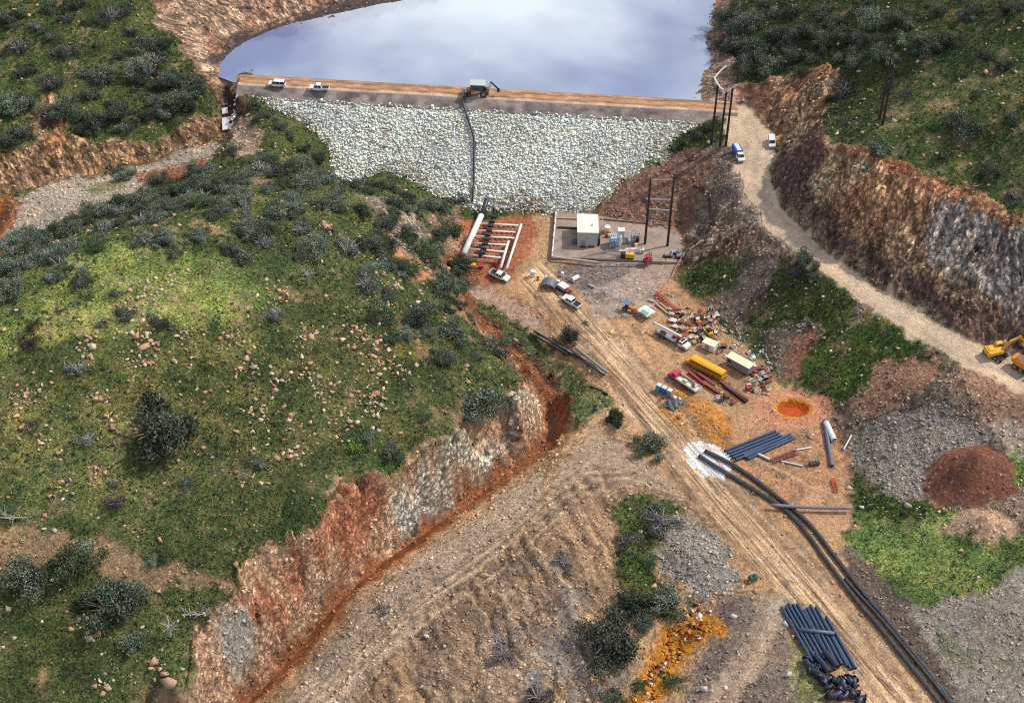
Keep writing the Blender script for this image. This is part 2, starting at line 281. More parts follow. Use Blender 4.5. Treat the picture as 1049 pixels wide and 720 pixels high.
Zn([(520,300),(560,325),(600,362),(640,408),(630,412),(590,372),(545,335)], (.33,.16,.08), peb=.4, rou=.3, warp=.4)
Zn([(466,288),(474,226),(545,221),(550,240),(526,284)], (.4,.15,.075), peb=.3, rou=.15, warp=.3)
Zn([(474,291),(492,284),(532,311),(572,346),(565,354),(520,326)], (.46,.31,.22), peb=.3, warp=.4)
Zn([(622,418),(660,462),(690,502),(720,532),(770,602),(800,642),(845,722),(860,800)]+[p[:2] for p in CREEK[7:][::-1]]+[(592,440)], (.45,.29,.165), peb=.5, rock=.25, rou=.35, warp=.3)
Zn([(600,440),(650,455),(700,505),(640,500),(560,500)], (.42,.3,.21), peb=.3, rou=.25)
Zn([(560,476),(500,520),(440,562),(372,618),(290,722),(350,730),(420,655),(480,595),(545,530)], (.4,.3,.215), peb=.6, rou=.3, warp=.5)
Zn([(420,650),(520,560),(600,580),(600,700),(440,760)], (.38,.28,.19), peb=.6, rock=.4, rou=.5, mix=.6)
Zn([(520,640),(600,600),(640,700),(560,760)], (.27,.24,.2), peb=.6, rou=.4, mix=.5)
Zn([(628,515),(660,505),(700,510),(700,530),(672,560),(668,595),(690,625),(660,640),(630,600),(628,560)], (.08,.11,.03), veg=1, peb=.5, rou=.4)
Zn([(690,525),(740,545),(760,590),(735,612),(692,605),(668,575)], (.29,.265,.225), peb=1, rou=.5)
Zn([(735,612),(765,602),(802,642),(845,725),(760,760),(700,725),(722,665)], (.2,.15,.12), peb=.6, rou=.3)
Zn([(780,602),(812,612),(800,640),(765,700),(745,740),(715,740),(760,660)], (.36,.27,.2), peb=.3, rou=.1)
Zn([(688,634),(735,622),(738,641),(712,667),(690,688),(684,725),(636,760),(648,705),(668,662)], (.55,.23,.03), peb=.4, rou=.5)
Zn([(700,640),(730,628),(725,650),(700,668),(680,690),(660,735),(650,735),(670,670)], (.25,.07,.02), peb=.6, rou=.5, mix=.45)
Zn([(872,560),(900,590),(940,640),(1000,740),(985,745),(930,668),(880,605),(858,568)], (.13,.1,.08), peb=.6, rou=.3, warp=.3)
Zn([(800,612),(815,620),(850,690),(850,720),(825,720)], (.22,.22,.1), veg=.5, peb=.6)
# ------------------------------------------------------------------ piles, creek colour, displacement
GZ = GZ.copy()
def bump(px, py, rx, h, ry=None):
    c = hit(px, py); ry = ry or rx
    global GZ
    d = np.hypot((GX-c[0])/rx, (GY-c[1])/ry); GZ += h*np.clip(1-d, 0, 1)**1.2*(1+.15*fbm(GX, GY, 3, 3, 9))
bump(995,490,11,8,9); bump(1003,543,8,4.5,6); bump(985,408,14,6,8); bump(940,435,16,3,10); bump(925,400,9,2,6); bump(900,470,8,1.5)
bump(622,301,4.5,.7); bump(708,428,9,.8); bump(820,560,5,.4)
PIT_C = hit(812,419)
PD = np.hypot((GX-PIT_C[0])/4.0, (GY-PIT_C[1])/2.9)
GZ += np.where(PD < 1, -1.3*(1-PD**2), 0)+.5*np.exp(-((PD-1.25)/.25)**2)
# distance to creek line
cw = np.array(creek_w)[:, :2]; DC = np.full(GX.shape, 99.0)
core = (np.abs(GX) < 168) & (GY < 420)
xx = GX[core]; yy = GY[core]; dc = np.full(xx.shape, 99.0)
for a, b in zip(cw[:-1], cw[1:]):
    t = np.clip(((xx-a[0])*(b[0]-a[0])+(yy-a[1])*(b[1]-a[1]))/((b-a)@(b-a)+1e-9), 0, 1)
    dc = np.minimum(dc, np.hypot(xx-a[0]-t*(b[0]-a[0]), yy-a[1]-t*(b[1]-a[1])))
DC[core] = dc
WIDE = np.exp(-((GX-hit(560,430)[0])**2+(GY-hit(560,430)[1])**2)/9**2)
m = DC+fbm(GX, GY, 4, 3, 8)*1.0 < 2.0+1.6*WIDE; CA[m] = (.27, .105, .045); VEG[m] = 0; PEB[m] = .5; ROU[m] = .2; ROCK[m] = .2
# wheel ruts and tracks: darker and paler streaks along driven lines
def track(line, w, col, amt, cut=.0, seed=0, wob=0):
    Pn = np.array([hit(*p)[:2] for p in line])
    bb = (GX > Pn[:, 0].min()-9) & (GX < Pn[:, 0].max()+9) & (GY > Pn[:, 1].min()-9) & (GY < Pn[:, 1].max()+9)
    x = GX[bb]+fbm(GX[bb], GY[bb], 18, 2, seed)*2+wob*fbm(GX[bb], GY[bb], 5, 3, seed+1); y = GY[bb]; D = np.full(x.shape, 99.0)
    for a, b in zip(Pn[:-1], Pn[1:]):
        t = np.clip(((x-a[0])*(b[0]-a[0])+(y-a[1])*(b[1]-a[1]))/((b-a)@(b-a)+1e-9), 0, 1)
        D = np.minimum(D, np.hypot(x-a[0]-t*(b[0]-a[0]), y-a[1]-t*(b[1]-a[1])))
    k = (np.clip(1.6-D/w, 0, 1)*amt*(.6+.4*fbm(x, y, 5, 3, seed+3)))[:, None]
    CA[bb] = CA[bb]*(1-k)+np.array(col)*k
    if cut: GZ[bb] -= cut*np.clip(1-D/w, 0, 1)
DK = (.21,.13,.08); PL = (.56,.43,.3)
for i, o in enumerate((-19, -16, -12, -9, -6, -3, 1, 4, 8, 11, 14, 17)):
    track([(600+o,330-o*.6),(650+o,395-o*.6),(700+o,455-o*.7),(760+o,525-o*.7),(830+o,600-o*.7),(905+o,690-o*.7),(960+o,760)], .38, DK if i % 2 else PL, 1.0, .1, i)
for i, o in enumerate((-9, -5, -2, 3, 7)):
    track([(560+o*.6,260),(575+o,290-o*.4),(610+o,335-o*.6),(650+o,380-o*.6)], .5, DK if i % 2 else PL, .5, .06, i+20)
for i, o in enumerate((-10, -4, 4, 10)):
    track([(768+o*.5,120),(775+o,150),(770+o,190),(800+o,228-o*.5),(850+o,270-o*.6),(910+o,312-o*.6),(990+o,358-o*.5),(1049,384-o*.5)], .6, PL if i % 2 else (.34,.26,.2), .6, .05, i+40)
for i, o in enumerate((0, 7, 14, 22)):
    track([(690,300+o*.4),(650,330+o*.6),(610,350+o),(590,345+o)], .5, PL if i % 2 else DK, .4, .04, i+60)
    track([(700,505+o*.3),(640,484+o*.5),(600,482+o*.8),(560,512+o),(500,562+o),(430,614+o),(370,664+o),(300,728+o)], .6, PL if i % 2 else DK, .9, .25, i+70)
track([(540,300),(570,328),(600,352),(625,385),(650,420)], 1.0, DK, .8, .25, 90)
track([(625,385),(660,440),(700,500),(740,545),(790,600)], .9, DK, .8, .3, 91)
# erosion gullies running down the mound
for i in range(34):
    x0 = random.uniform(350, 700); y0 = 660-.42*(x0-350)+random.uniform(-45, 60); L_ = random.uniform(.4, 1.1)
    track([(x0, y0), (x0+14*L_, y0+28*L_), (x0+34*L_, y0+62*L_), (x0+46*L_, y0+92*L_)], random.uniform(.3, .6), (.16,.11,.08), .7, random.uniform(.15, .55), 100+i, 3.5)
# distance along the foot of each cut face, so that ribs and gullies run down the face
STR = np.zeros(GX.shape); BD = np.full(GX.shape, 1e9); rk_ = (ROCK > .05) & (np.abs(GX) < 170) & (GY < 560) & (GY > 205)
x_ = GX[rk_]; y_ = GY[rk_]; bd = np.full(x_.shape, 1e9); sv = np.zeros(x_.shape)
for q_, L_ in enumerate((CREEK, ULTOE, RTOE, LTOE, STOE, RDL, SHR)):
    W_ = np.array([w[:2] for w in wl(L_)]); acc = q_*211.0
    for p0_, p1_ in zip(W_[:-1], W_[1:]):
        ln = np.hypot(*(p1_-p0_)); t = np.clip(((x_-p0_[0])*(p1_[0]-p0_[0])+(y_-p0_[1])*(p1_[1]-p0_[1]))/(ln*ln+1e-9), 0, 1)
        dd_ = np.hypot(x_-p0_[0]-t*(p1_[0]-p0_[0]), y_-p0_[1]-t*(p1_[1]-p0_[1])); mm = dd_ < bd; bd[mm] = dd_[mm]; sv[mm] = acc+t[mm]*ln; acc += ln
STR[rk_] = sv; STR += fbm(GX, GY, 8, 3, 95)*2.0+GZ*.25
# eroded spur: sharp ribs and rills running down from the track along its top
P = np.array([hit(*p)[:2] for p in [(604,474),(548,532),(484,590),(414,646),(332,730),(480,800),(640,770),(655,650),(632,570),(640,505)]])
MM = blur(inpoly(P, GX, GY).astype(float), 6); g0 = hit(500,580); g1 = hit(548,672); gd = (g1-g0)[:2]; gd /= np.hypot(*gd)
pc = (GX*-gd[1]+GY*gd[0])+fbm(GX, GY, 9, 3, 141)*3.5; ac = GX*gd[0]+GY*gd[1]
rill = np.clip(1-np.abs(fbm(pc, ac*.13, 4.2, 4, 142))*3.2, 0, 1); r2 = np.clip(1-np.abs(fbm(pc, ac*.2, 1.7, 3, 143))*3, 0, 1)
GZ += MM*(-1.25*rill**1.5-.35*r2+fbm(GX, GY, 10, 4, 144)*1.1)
kk_ = (MM*np.clip(rill**2*.55+r2**2*.2, 0, .7))[..., None]; CA = CA*(1-kk_)+np.array((.17,.11,.075))*kk_  # rill hollows darkened in the colour, shade painted on top of the relief
# rock displacement
N3 = lambda s, o, k, zs=1: fbm(GX, GY, s, o, k, GZ*zs)
bed = GX*.62+GY*.35-GZ*1.0
_q = fbm(STR, GZ*.6, 3.4, 4, 34)*6; _q2 = fbm(GX+GZ*.5, GY-GZ*.3, 2.6, 3, 35)*5
step = (np.floor(_q)+np.clip((_q-np.floor(_q))*5, 0, 1))/6*1.3+(np.floor(_q2)+np.clip((_q2-np.floor(_q2))*4, 0, 1))/5*.9
strat = step*1.2+.7-1.2*np.abs(fbm(STR, GZ*.35, 3.6, 5, 31))*1.8+fbm(bed, GY*.3, 1.6, 3, 32)*.5
disp = N3(7, 5, 21)*1.9+np.abs(N3(3.2, 4, 22))*-1.3+np.where(ROCK > .05, strat*1.5, N3(2, 3, 33))
fade = ROU*np.clip(SLOPE*1.3, .12, 1.2)
GZ += disp*fade+fbm(GX, GY, 2.2, 4, 23)*.22*np.clip(ROU*2, 0, 1)+fbm(GX, GY, 14, 3, 24)*.6*VEG*(SLOPE > .1)
GZ = np.where(DC < 1.6, np.minimum(GZ, base(GX, GY)+.1), GZ)
# keep natural ground under the embankment
dq = (GX-CR0[0])*_cn[0]+(GY-CR0[1])*_cn[1]; dt = (GX-CR0[0])*_cd[0]+(GY-CR0[1])*_cd[1]
HT = Grid(gxs, gys, GZ)
def H(x, y): return float(HT(x, y))
# slope exposes rock/soil inside grass
_gy, _gx = np.gradient(GZ, gys, gxs); SL2 = np.hypot(_gx, _gy)
k = np.clip((SL2-1.1)*2, 0, 1)*VEG; k3 = k[..., None]
CA = CA*(1-k3)+np.array((.32,.2,.12))*k3; VEG = VEG*(1-k)
CA = CA*(1+.28*ROCK[..., None])
# large scale mottling of colour
mo = fbm(GX, GY, 22, 4, 51)[..., None]; mh = fbm(GX, GY, 6, 4, 52)[..., None]; mf = fbm(GX, GY, 1.6, 3, 53)[..., None]
CA = CA*(1+.28*mo+.30*mh+.22*mf)*(1+mh*np.array((.08, 0, -.1)))
rk = ROCK[..., None]
ms = fbm(STR, GZ*.4, 2.8, 5, 54)[..., None]*1.2
CA = CA*(1+rk*.75*ms)
red = np.clip(fbm(bed*.5, GY*.3, 3.5, 3, 55)[..., None]*2.2, 0, 1)*rk*.5
CA = CA*(1-red)+CA*np.array((1.12, .72, .55))*red
# patches of grass: yellow-green and dark
vg = VEG[..., None]; gp = fbm(GX, GY, 4.5, 5, 56)[..., None]; gq = fbm(GX, GY, 30, 3, 57)[..., None]
so_ = np.clip((fbm(GX, GY, 4.2, 5, 58)[..., None]-.24)*5, 0, .7)*vg; CA = CA*(1-so_)+so_*np.array((.27,.19,.11)); VEG = VEG*(1-so_[..., 0]*.7)
CA = CA*(1-vg)+vg*CA*(1+.7*gp+.45*gq)*(1+gp*np.array((.45, .05, .0)))
CA = np.clip(blur(CA[..., 0], 0)[..., None]*0+CA, .008, .9)
# ragged, interfingering zone borders
jx = (fbm(GX, GY, 1.3, 3, 61)*7+fbm(GX, GY, 5, 2, 62)*4).round().astype(int); jy = (fbm(GX, GY, 1.3, 3, 63)*7+fbm(GX, GY, 5, 2, 64)*4).round().astype(int)
_s = np.clip(ROU/.35, .15, .75); jx = (jx*_s).round().astype(int); jy = (jy*_s).round().astype(int)
jj, ii = np.indices(GX.shape); jj = np.clip(jj+jy, 0, GX.shape[0]-1); ii = np.clip(ii+jx, 0, GX.shape[1]-1)
CJ = CA[jj, ii]; CA = np.stack([blur(CJ[..., k], 1) for k in range(3)], -1); VEG = blur(VEG[jj, ii], 1); PEB = PEB[jj, ii]; ROCK = blur(ROCK[jj, ii], 1)
P = np.array([hit(*p)[:2] for p in [(700,460),(708,453),(726,454),(744,462),(748,472),(742,491),(724,490),(706,476)]])
m = inpoly(P, GX+fbm(GX,GY,1.5,3,66)*1.5, GY+fbm(GX,GY,1.5,3,67)*1.5); CA[m] = (.82, .83, .82); PEB[m] = 0; VEG[m] = 0; ROCK[m] = 0
pj = PD+fbm(GX, GY, 2, 3, 4)*.2; pj = pj+fbm(GX, GY, 3.5, 3, 5)*.45; m = (pj < 1.3); CA[m] = (.62, .25, .045); PEB[m] = .2; m = (pj > 1.3) & (pj < 2.4); CA[m] = CA[m]*.4+np.array((.62,.27,.16))*.6; m = PD < 1.02; CA[m] = (.42, .09, .012)
for i, o in enumerate((-7, -2, 4, 9, 16, 24, 31)):
    track([(700,505+o*.3),(640,484+o*.5),(600,484+o*.8),(562,512+o),(502,562+o),(432,614+o),(372,664+o),(302,728+o)], .34, (.62,.45,.29) if i % 2 else (.2,.13,.085), .8, 0, i+170)
for i, o in enumerate((-17, -13, -7, -4, 2, 6, 12, 15)):
    track([(600+o,330-o*.6),(650+o,395-o*.6),(700+o,455-o*.7),(760+o,525-o*.7),(830+o,600-o*.7),(905+o,690-o*.7),(960+o,760)], .33, DK if i % 2 else (.68,.46,.27), .75, 0, i+190)
for i, (a0, a1, a2) in enumerate([((690,300),(650,345),(600,352)),((560,262),(600,310),(690,300)),((560,300),(620,345),(668,430)),((640,330),(690,400),(760,470)),((700,455),(780,470),(840,500)),((545,300),(590,340),(650,345)),((650,345),(640,400),(700,470)),((790,600),(770,650),(735,720)),((800,604),(782,655),(748,722))]):
    for o in (0, 4): track([(a0[0]+o, a0[1]), (a1[0]+o, a1[1]+o*.4), (a2[0]+o, a2[1]+o*.4)], .34, DK if i % 2 else (.6,.42,.26), .65, 0, i+210, 1.0)
RDM = np.zeros(GX.shape); P = np.array([hit(*p)[:2] for p in [(560,262),(600,320),(645,370),(700,446),(760,515),(850,608),(965,745),(905,745),(800,612),(742,540),(690,480),(622,400),(548,325),(530,285)]])
RDM[inpoly(P, wx, wy)] = 1; RDM = blur(RDM, 3)
# ------------------------------------------------------------------ materials
def mk(name):
    m = bpy.data.materials.new(name); m.use_nodes = True; nt = m.node_tree; nt.nodes.clear()
    o = nt.nodes.new('ShaderNodeOutputMaterial'); b = nt.nodes.new('ShaderNodeBsdfPrincipled'); nt.links.new(b.outputs[0], o.inputs[0])
    return m, nt, b
def nd(nt, t, **kw):
    n = nt.nodes.new(t)
    for k, v in kw.items():
        if k.startswith('i_'):
            key = k[2:].replace('_', ' '); n.inputs[int(key) if key.isdigit() else key].default_value = v
        else: setattr(n, k, v)
    return n
def mth(nt, op, a, b=None, c=None, clamp=False):
    n = nt.nodes.new('ShaderNodeMath'); n.operation = op; n.use_clamp = clamp
    for i, v in enumerate((a, b, c)):
        if v is None: continue
        if hasattr(v, 'links') or hasattr(v, 'node'): nt.links.new(v, n.inputs[i])
        else: n.inputs[i].default_value = v
    return n.outputs[0]
def mixc(nt, f, a, b, mode='MIX'):
    n = nt.nodes.new('ShaderNodeMix'); n.data_type = 'RGBA'; n.blend_type = mode
    for i, v in ((0, f), (6, a), (7, b)):
        if hasattr(v, 'node'): nt.links.new(v, n.inputs[i])
        elif i == 0: n.inputs[0].default_value = v
        else: n.inputs[i].default_value = (*v, 1) if len(v) == 3 else v
    return n.outputs[2]
def mrange(nt, v, a, b, c, d):
    n = nt.nodes.new('ShaderNodeMapRange'); nt.links.new(v, n.inputs[0])
    for i, q in enumerate((a, b, c, d)): n.inputs[i+1].default_value = q
    return n.outputs[0]
def noise(nt, vec, sc, det=4, rough=.6, dist=0.0):
    n = nd(nt, 'ShaderNodeTexNoise', i_Scale=sc, i_Detail=min(det, 6), i_Roughness=rough, i_Distortion=dist); nt.links.new(vec, n.inputs['Vector']); return n
_ra = hit(650,395); _rb = hit(860,635); RDA = -math.atan2(_rb[1]-_ra[1], _rb[0]-_ra[0])
def ground_mat():
    m, nt, b = mk('ground_surface'); L = nt.links.new
    geo = nd(nt, 'ShaderNodeNewGeometry'); pos = geo.outputs['Position']
    col = nd(nt, 'ShaderNodeAttribute', attribute_name='Col').outputs['Color']
    msk = nd(nt, 'ShaderNodeAttribute', attribute_name='Msk'); sep = nd(nt, 'ShaderNodeSeparateColor'); L(msk.outputs['Color'], sep.inputs[0])
    veg, peb, rock = sep.outputs[0], sep.outputs[1], sep.outputs[2]
    n1 = noise(nt, pos, .9, 5, .74).outputs[0]; n2 = noise(nt, pos, 3.2, 5, .7).outputs[0]
    f1 = mrange(nt, n1, .3, .7, .38, 1.62); dst = mth(nt, 'ADD', mth(nt, 'ADD', mth(nt, 'MULTIPLY', peb, 2.2), veg), mth(nt, 'ADD', rock, .15), clamp=True); c = mixc(nt, dst, col, mixc(nt, 1, col, f1, 'MULTIPLY'))
    f2 = mrange(nt, n2, .3, .7, .5, 1.5); c = mixc(nt, 1, c, f2, 'MULTIPLY')
    # strata on rock
    stv = nd(nt, 'ShaderNodeAttribute', attribute_name='Str').outputs['Fac']; sx = nd(nt, 'ShaderNodeSeparateXYZ'); L(pos, sx.inputs[0]); cx = nd(nt, 'ShaderNodeCombineXYZ')
    nz_ = n1; L(mth(nt, 'ADD', stv, mth(nt, 'MULTIPLY', nz_, 1.6)), cx.inputs[0]); L(mth(nt, 'MULTIPLY', sx.outputs[2], .8), cx.inputs[1]); L(mth(nt, 'MULTIPLY', nz_, .8), cx.inputs[2])
    s1 = noise(nt, cx.outputs[0], .8, 5, .68, .3).outputs[0]
    fs = mrange(nt, s1, .34, .66, .55, 1.4)
    mp2 = cx
    vr = nd(nt, 'ShaderNodeTexVoronoi', i_Scale=1.05); L(mp2.outputs[0], vr.inputs['Vector']); vr2 = nd(nt, 'ShaderNodeSeparateColor'); L(vr.outputs['Color'], vr2.inputs[0])
    fr = mth(nt, 'MULTIPLY', mrange(nt, vr2.outputs[0], 0, 1, .6, 1.5), mrange(nt, vr.outputs['Distance'], .25, .65, 1.1, .4))
    fs = mth(nt, 'MULTIPLY', fs, fr)
    cs = mixc(nt, 1, c, fs, 'MULTIPLY'); c = mixc(nt, rock, c, cs)
    # stones
    vo = nd(nt, 'ShaderNodeTexVoronoi', i_Scale=1.35); L(pos, vo.inputs['Vector'])
    vs = nd(nt, 'ShaderNodeSeparateColor'); L(vo.outputs['Color'], vs.inputs[0])
    pres = mth(nt, 'LESS_THAN', vs.outputs[0], mth(nt, 'MULTIPLY', peb, .55)); near = mth(nt, 'LESS_THAN', vo.outputs['Distance'], mrange(nt, vs.outputs[1], 0, 1, .12, .42))
    sm = mth(nt, 'MULTIPLY', pres, near)
    stc = mixc(nt, .55, c, (.52, .43, .33)); stc = mixc(nt, 1, stc, mrange(nt, vs.outputs[2], 0, 1, .7, 1.5), 'MULTIPLY')
    c = mixc(nt, sm, c, stc)
    v2 = nd(nt, 'ShaderNodeTexVoronoi', i_Scale=3.1); L(pos, v2.inputs['Vector']); w2 = nd(nt, 'ShaderNodeSeparateColor'); L(v2.outputs['Color'], w2.inputs[0])
    f3 = mrange(nt, w2.outputs[0], 0, 1, .62, 1.42); c = mixc(nt, peb, c, mixc(nt, 1, c, f3, 'MULTIPLY'))
    rdm = msk.outputs['Alpha']; mr = nd(nt, 'ShaderNodeMapping', vector_type='POINT'); mr.inputs['Rotation'].default_value = (0, 0, RDA); L(pos, mr.inputs[0])
    mr2 = nd(nt, 'ShaderNodeMapping'); mr2.inputs['Scale'].default_value = (.06, 1.9, .1); L(mr.outputs[0], mr2.inputs[0])
    sr = noise(nt, mr2.outputs[0], 1.0, 5, .7, .4).outputs[0]; c = mixc(nt, rdm, c, mixc(nt, 1, c, mrange(nt, sr, .38, .6, .42, 1.4), 'MULTIPLY'))
    # grass tone
    g1 = noise(nt, pos, 1.7, 6, .75).outputs[0]; gf = mrange(nt, g1, .36, .66, .32, 1.75)
    cg = mixc(nt, 1, c, gf, 'MULTIPLY')
    c = mixc(nt, veg, c, cg)
    L(c, b.inputs['Base Color']); b.inputs['Roughness'].default_value = .95; b.inputs['Specular IOR Level'].default_value = .15
    hsum = mth(nt, 'ADD', mth(nt, 'MULTIPLY', n1, .5), mth(nt, 'MULTIPLY', n2, .22))
    hsum = mth(nt, 'ADD', hsum, mth(nt, 'MULTIPLY', mth(nt, 'MULTIPLY', mth(nt, 'ADD', s1, mth(nt, 'MULTIPLY', fr, .35)), rock), 1.5))
    hsum = mth(nt, 'ADD', hsum, mth(nt, 'MULTIPLY', mth(nt, 'MULTIPLY', w2.outputs[0], peb), .2))
    hsum = mth(nt, 'ADD', hsum, mth(nt, 'MULTIPLY', sm, .22))
    hsum = mth(nt, 'ADD', hsum, mth(nt, 'MULTIPLY', mth(nt, 'MULTIPLY', g1, veg), .9))
    bp = nd(nt, 'ShaderNodeBump', i_Strength=1.0, i_Distance=.9); L(hsum, bp.inputs['Height']); L(bp.outputs[0], b.inputs['Normal'])
    return m
_mats = {}
def MAT(name, col, rough=.55, metal=0.0, dirt=.25, scale=1.2, spec=.4, dcol=(.3, .22, .15)):
    if name in _mats: return _mats[name]
    m, nt, b = mk(name); L = nt.links.new
    tc = nd(nt, 'ShaderNodeTexCoord'); n = noise(nt, tc.outputs['Object'], scale, 5, .65)
    f = mrange(nt, n.outputs[0], .42, .78, 0, dirt)
    c = mixc(nt, f, col, dcol)
    n2 = noise(nt, tc.outputs['Object'], scale*6, 3, .6); c = mixc(nt, 1, c, mrange(nt, n2.outputs[0], .3, .7, .86, 1.12), 'MULTIPLY')
    L(c, b.inputs['Base Color']); b.inputs['Roughness'].default_value = rough; b.inputs['Metallic'].default_value = metal; b.inputs['Specular IOR Level'].default_value = spec
    _mats[name] = m; return m
def vcol_mat(name, rough=.9, sc=3.0, amt=.3, leaf=False):
    m, nt, b = mk(name); L = nt.links.new
    a = nd(nt, 'ShaderNodeAttribute', attribute_name='Col'); geo = nd(nt, 'ShaderNodeNewGeometry')
    n = noise(nt, geo.outputs['Position'], sc, 4, .65); c = mixc(nt, 1, a.outputs['Color'], mrange(nt, n.outputs[0], .3, .7, 1-amt, 1+amt), 'MULTIPLY')
    if leaf:
        oi = nd(nt, 'ShaderNodeObjectInfo'); hs = nd(nt, 'ShaderNodeHueSaturation', i_Saturation=1.0)
        L(c, hs.inputs['Color']); L(mrange(nt, oi.outputs['Random'], 0, 1, .72, 1.35), hs.inputs['Value']); L(mrange(nt, oi.outputs['Random'], 0, 1, .485, .515), hs.inputs['Hue']); c = hs.outputs[0]
    L(c, b.inputs['Base Color']); b.inputs['Roughness'].default_value = rough; b.inputs['Specular IOR Level'].default_value = .2
    return m
# ------------------------------------------------------------------ object helpers
def mesh_np(name, V, Fq, mat, col=None, smooth=False, parent=None):
    V = np.asarray(V, np.float32); Fq = np.asarray(Fq, np.int32); k = Fq.shape[1]
    me = bpy.data.meshes.new(name); me.vertices.add(len(V)); me.vertices.foreach_set('co', V.ravel())
    me.loops.add(Fq.size); me.loops.foreach_set('vertex_index', Fq.ravel())
    me.polygons.add(len(Fq)); me.polygons.foreach_set('loop_start', np.arange(0, Fq.size, k, dtype=np.int32))
    me.update(calc_edges=True)
    if smooth: me.polygons.foreach_set('use_smooth', np.ones(len(Fq), bool))
    if col is not None:
        at_ = me.color_attributes.new('Col', 'FLOAT_COLOR', 'POINT'); c4 = np.ones((len(V), 4), np.float32); c4[:, :3] = col; at_.data.foreach_set('color', c4.ravel())
    me.materials.append(mat); o = bpy.data.objects.new(name, me); COL.objects.link(o)
    if parent: o.parent = parent
    return o
def tag(o, label=None, cat=None, group=None, kind=None):
    if label: o['label'] = label
    if cat: o['category'] = cat
    if group: o['group'] = group
    if kind: o['kind'] = kind
    return o
def empty(name, loc, rz=0, label=None, cat=None, group=None, tilt=(0, 0)):
    o = bpy.data.objects.new(name, None); COL.objects.link(o); o.location = loc; o.rotation_euler = (tilt[0], tilt[1], rz); o.empty_display_size = .5
    return tag(o, label, cat, group)
def copy_tree(o, parent=None):
    c = o.copy(); COL.objects.link(c)
    if parent: c.parent = parent
    for ch in list(o.children): copy_tree(ch, c)
    return c
class MB:
    def __init__(s): s.v = []; s.f = []
    def add(s, V, Fc):
        n = len(s.v); s.v += [tuple(map(float, v)) for v in V]; s.f += [tuple(i+n for i in f) for f in Fc]; return s
    def box(s, c, d, rz=0, rx=0, ry=0, top=(1, 1)):
        M = Matrix.Rotation(rz, 3, 'Z') @ Matrix.Rotation(ry, 3, 'Y') @ Matrix.Rotation(rx, 3, 'X'); V = []
        for z in (-.5, .5):
            k = top if z > 0 else (1, 1)
            for x, y in ((-.5, -.5), (.5, -.5), (.5, .5), (-.5, .5)): V.append(M @ Vector((x*d[0]*k[0], y*d[1]*k[1], z*d[2]))+Vector(c))
        return s.add(V, [(0,3,2,1),(4,5,6,7),(0,1,5,4),(1,2,6,5),(2,3,7,6),(3,0,4,7)])
    def bar(s, a, b, w, h=None):      # square beam from a to b
        return s.cyl(a, b, w*.7, 4)
    def cyl(s, a, b, r, n=12, r2=None, cap=True):
        a = Vector(a); b = Vector(b); d = (b-a).normalized(); r2 = r if r2 is None else r2
        u = d.cross(Vector((0, 0, 1)));  u = Vector((1, 0, 0)) if u.length < 1e-3 else u.normalized(); w = d.cross(u)
        ph = math.pi/4 if n == 4 else 0
        V = [a+(u*math.cos(ph+k*math.tau/n)+w*math.sin(ph+k*math.tau/n))*r for k in range(n)]+[b+(u*math.cos(ph+k*math.tau/n)+w*math.sin(ph+k*math.tau/n))*r2 for k in range(n)]
        Fc = [(k, k+n, (k+1) % n+n, (k+1) % n) for k in range(n)]
        if cap: Fc += [tuple(range(n)), tuple(range(2*n-1, n-1, -1))]
        return s.add(V, Fc)
    def tube(s, P, r, n=10, cap=True):
        P = [Vector(p) for p in P]; V = []; k0 = len(P)
        rr = r if hasattr(r, '__len__') else [r]*k0
        for i, p in enumerate(P):
            d = (P[min(i+1, k0-1)]-P[max(i-1, 0)]).normalized(); u = d.cross(Vector((0, 0, 1))); u = Vector((1, 0, 0)) if u.length < 1e-3 else u.normalized(); w = d.cross(u)
            V += [p+(u*math.cos(k*math.tau/n)+w*math.sin(k*math.tau/n))*rr[i] for k in range(n)]
        Fc = [(i*n+k, (i+1)*n+k, (i+1)*n+(k+1) % n, i*n+(k+1) % n) for i in range(k0-1) for k in range(n)]
        if cap: Fc += [tuple(range(n)), tuple(range(k0*n-1, (k0-1)*n-1, -1))]
        return s.add(V, Fc)
    def pipe(s, a, b, r, th=.04, n=14):   # hollow pipe, open ends
        a = Vector(a); b = Vector(b); d = (b-a).normalized(); u = d.cross(Vector((0, 0, 1))); u = Vector((1, 0, 0)) if u.length < 1e-3 else u.normalized(); w = d.cross(u); V = []
        for p, q in ((a, r), (b, r), (b, r-th), (a, r-th)): V += [p+(u*math.cos(k*math.tau/n)+w*math.sin(k*math.tau/n))*q for k in range(n)]
        return s.add(V, [(j*n+k, ((j+1) % 4)*n+k, ((j+1) % 4)*n+(k+1) % n, j*n+(k+1) % n) for j in range(4) for k in range(n)])
    def prism(s, prof, x0, x1, inset=0.0):    # profile in (y,z), extruded along x
        n = len(prof); V = [(x0, y, z) for y, z in prof]+[(x1, y, z) for y, z in prof]
        return s.add(V, [tuple(range(n)), tuple(range(2*n-1, n-1, -1))]+[(k, k+n, (k+1) % n+n, (k+1) % n) for k in range(n)])
    def build(s, name, mat, parent=None, bevel=0, smooth=False):
        me = bpy.data.meshes.new(name); me.from_pydata(s.v, [], s.f); me.materials.append(mat)
        import bmesh
        bm = bmesh.new(); bm.from_mesh(me); bmesh.ops.recalc_face_normals(bm, faces=bm.faces)
        if bevel: bmesh.ops.bevel(bm, geom=list(bm.edges), offset=bevel, segments=2, affect='EDGES', clamp_overlap=True)
        bm.to_mesh(me); bm.free()
        if smooth: me.polygons.foreach_set('use_smooth', [True]*len(me.polygons))
        o = bpy.data.objects.new(name, me); COL.objects.link(o)
        if parent: o.parent = parent
        return o
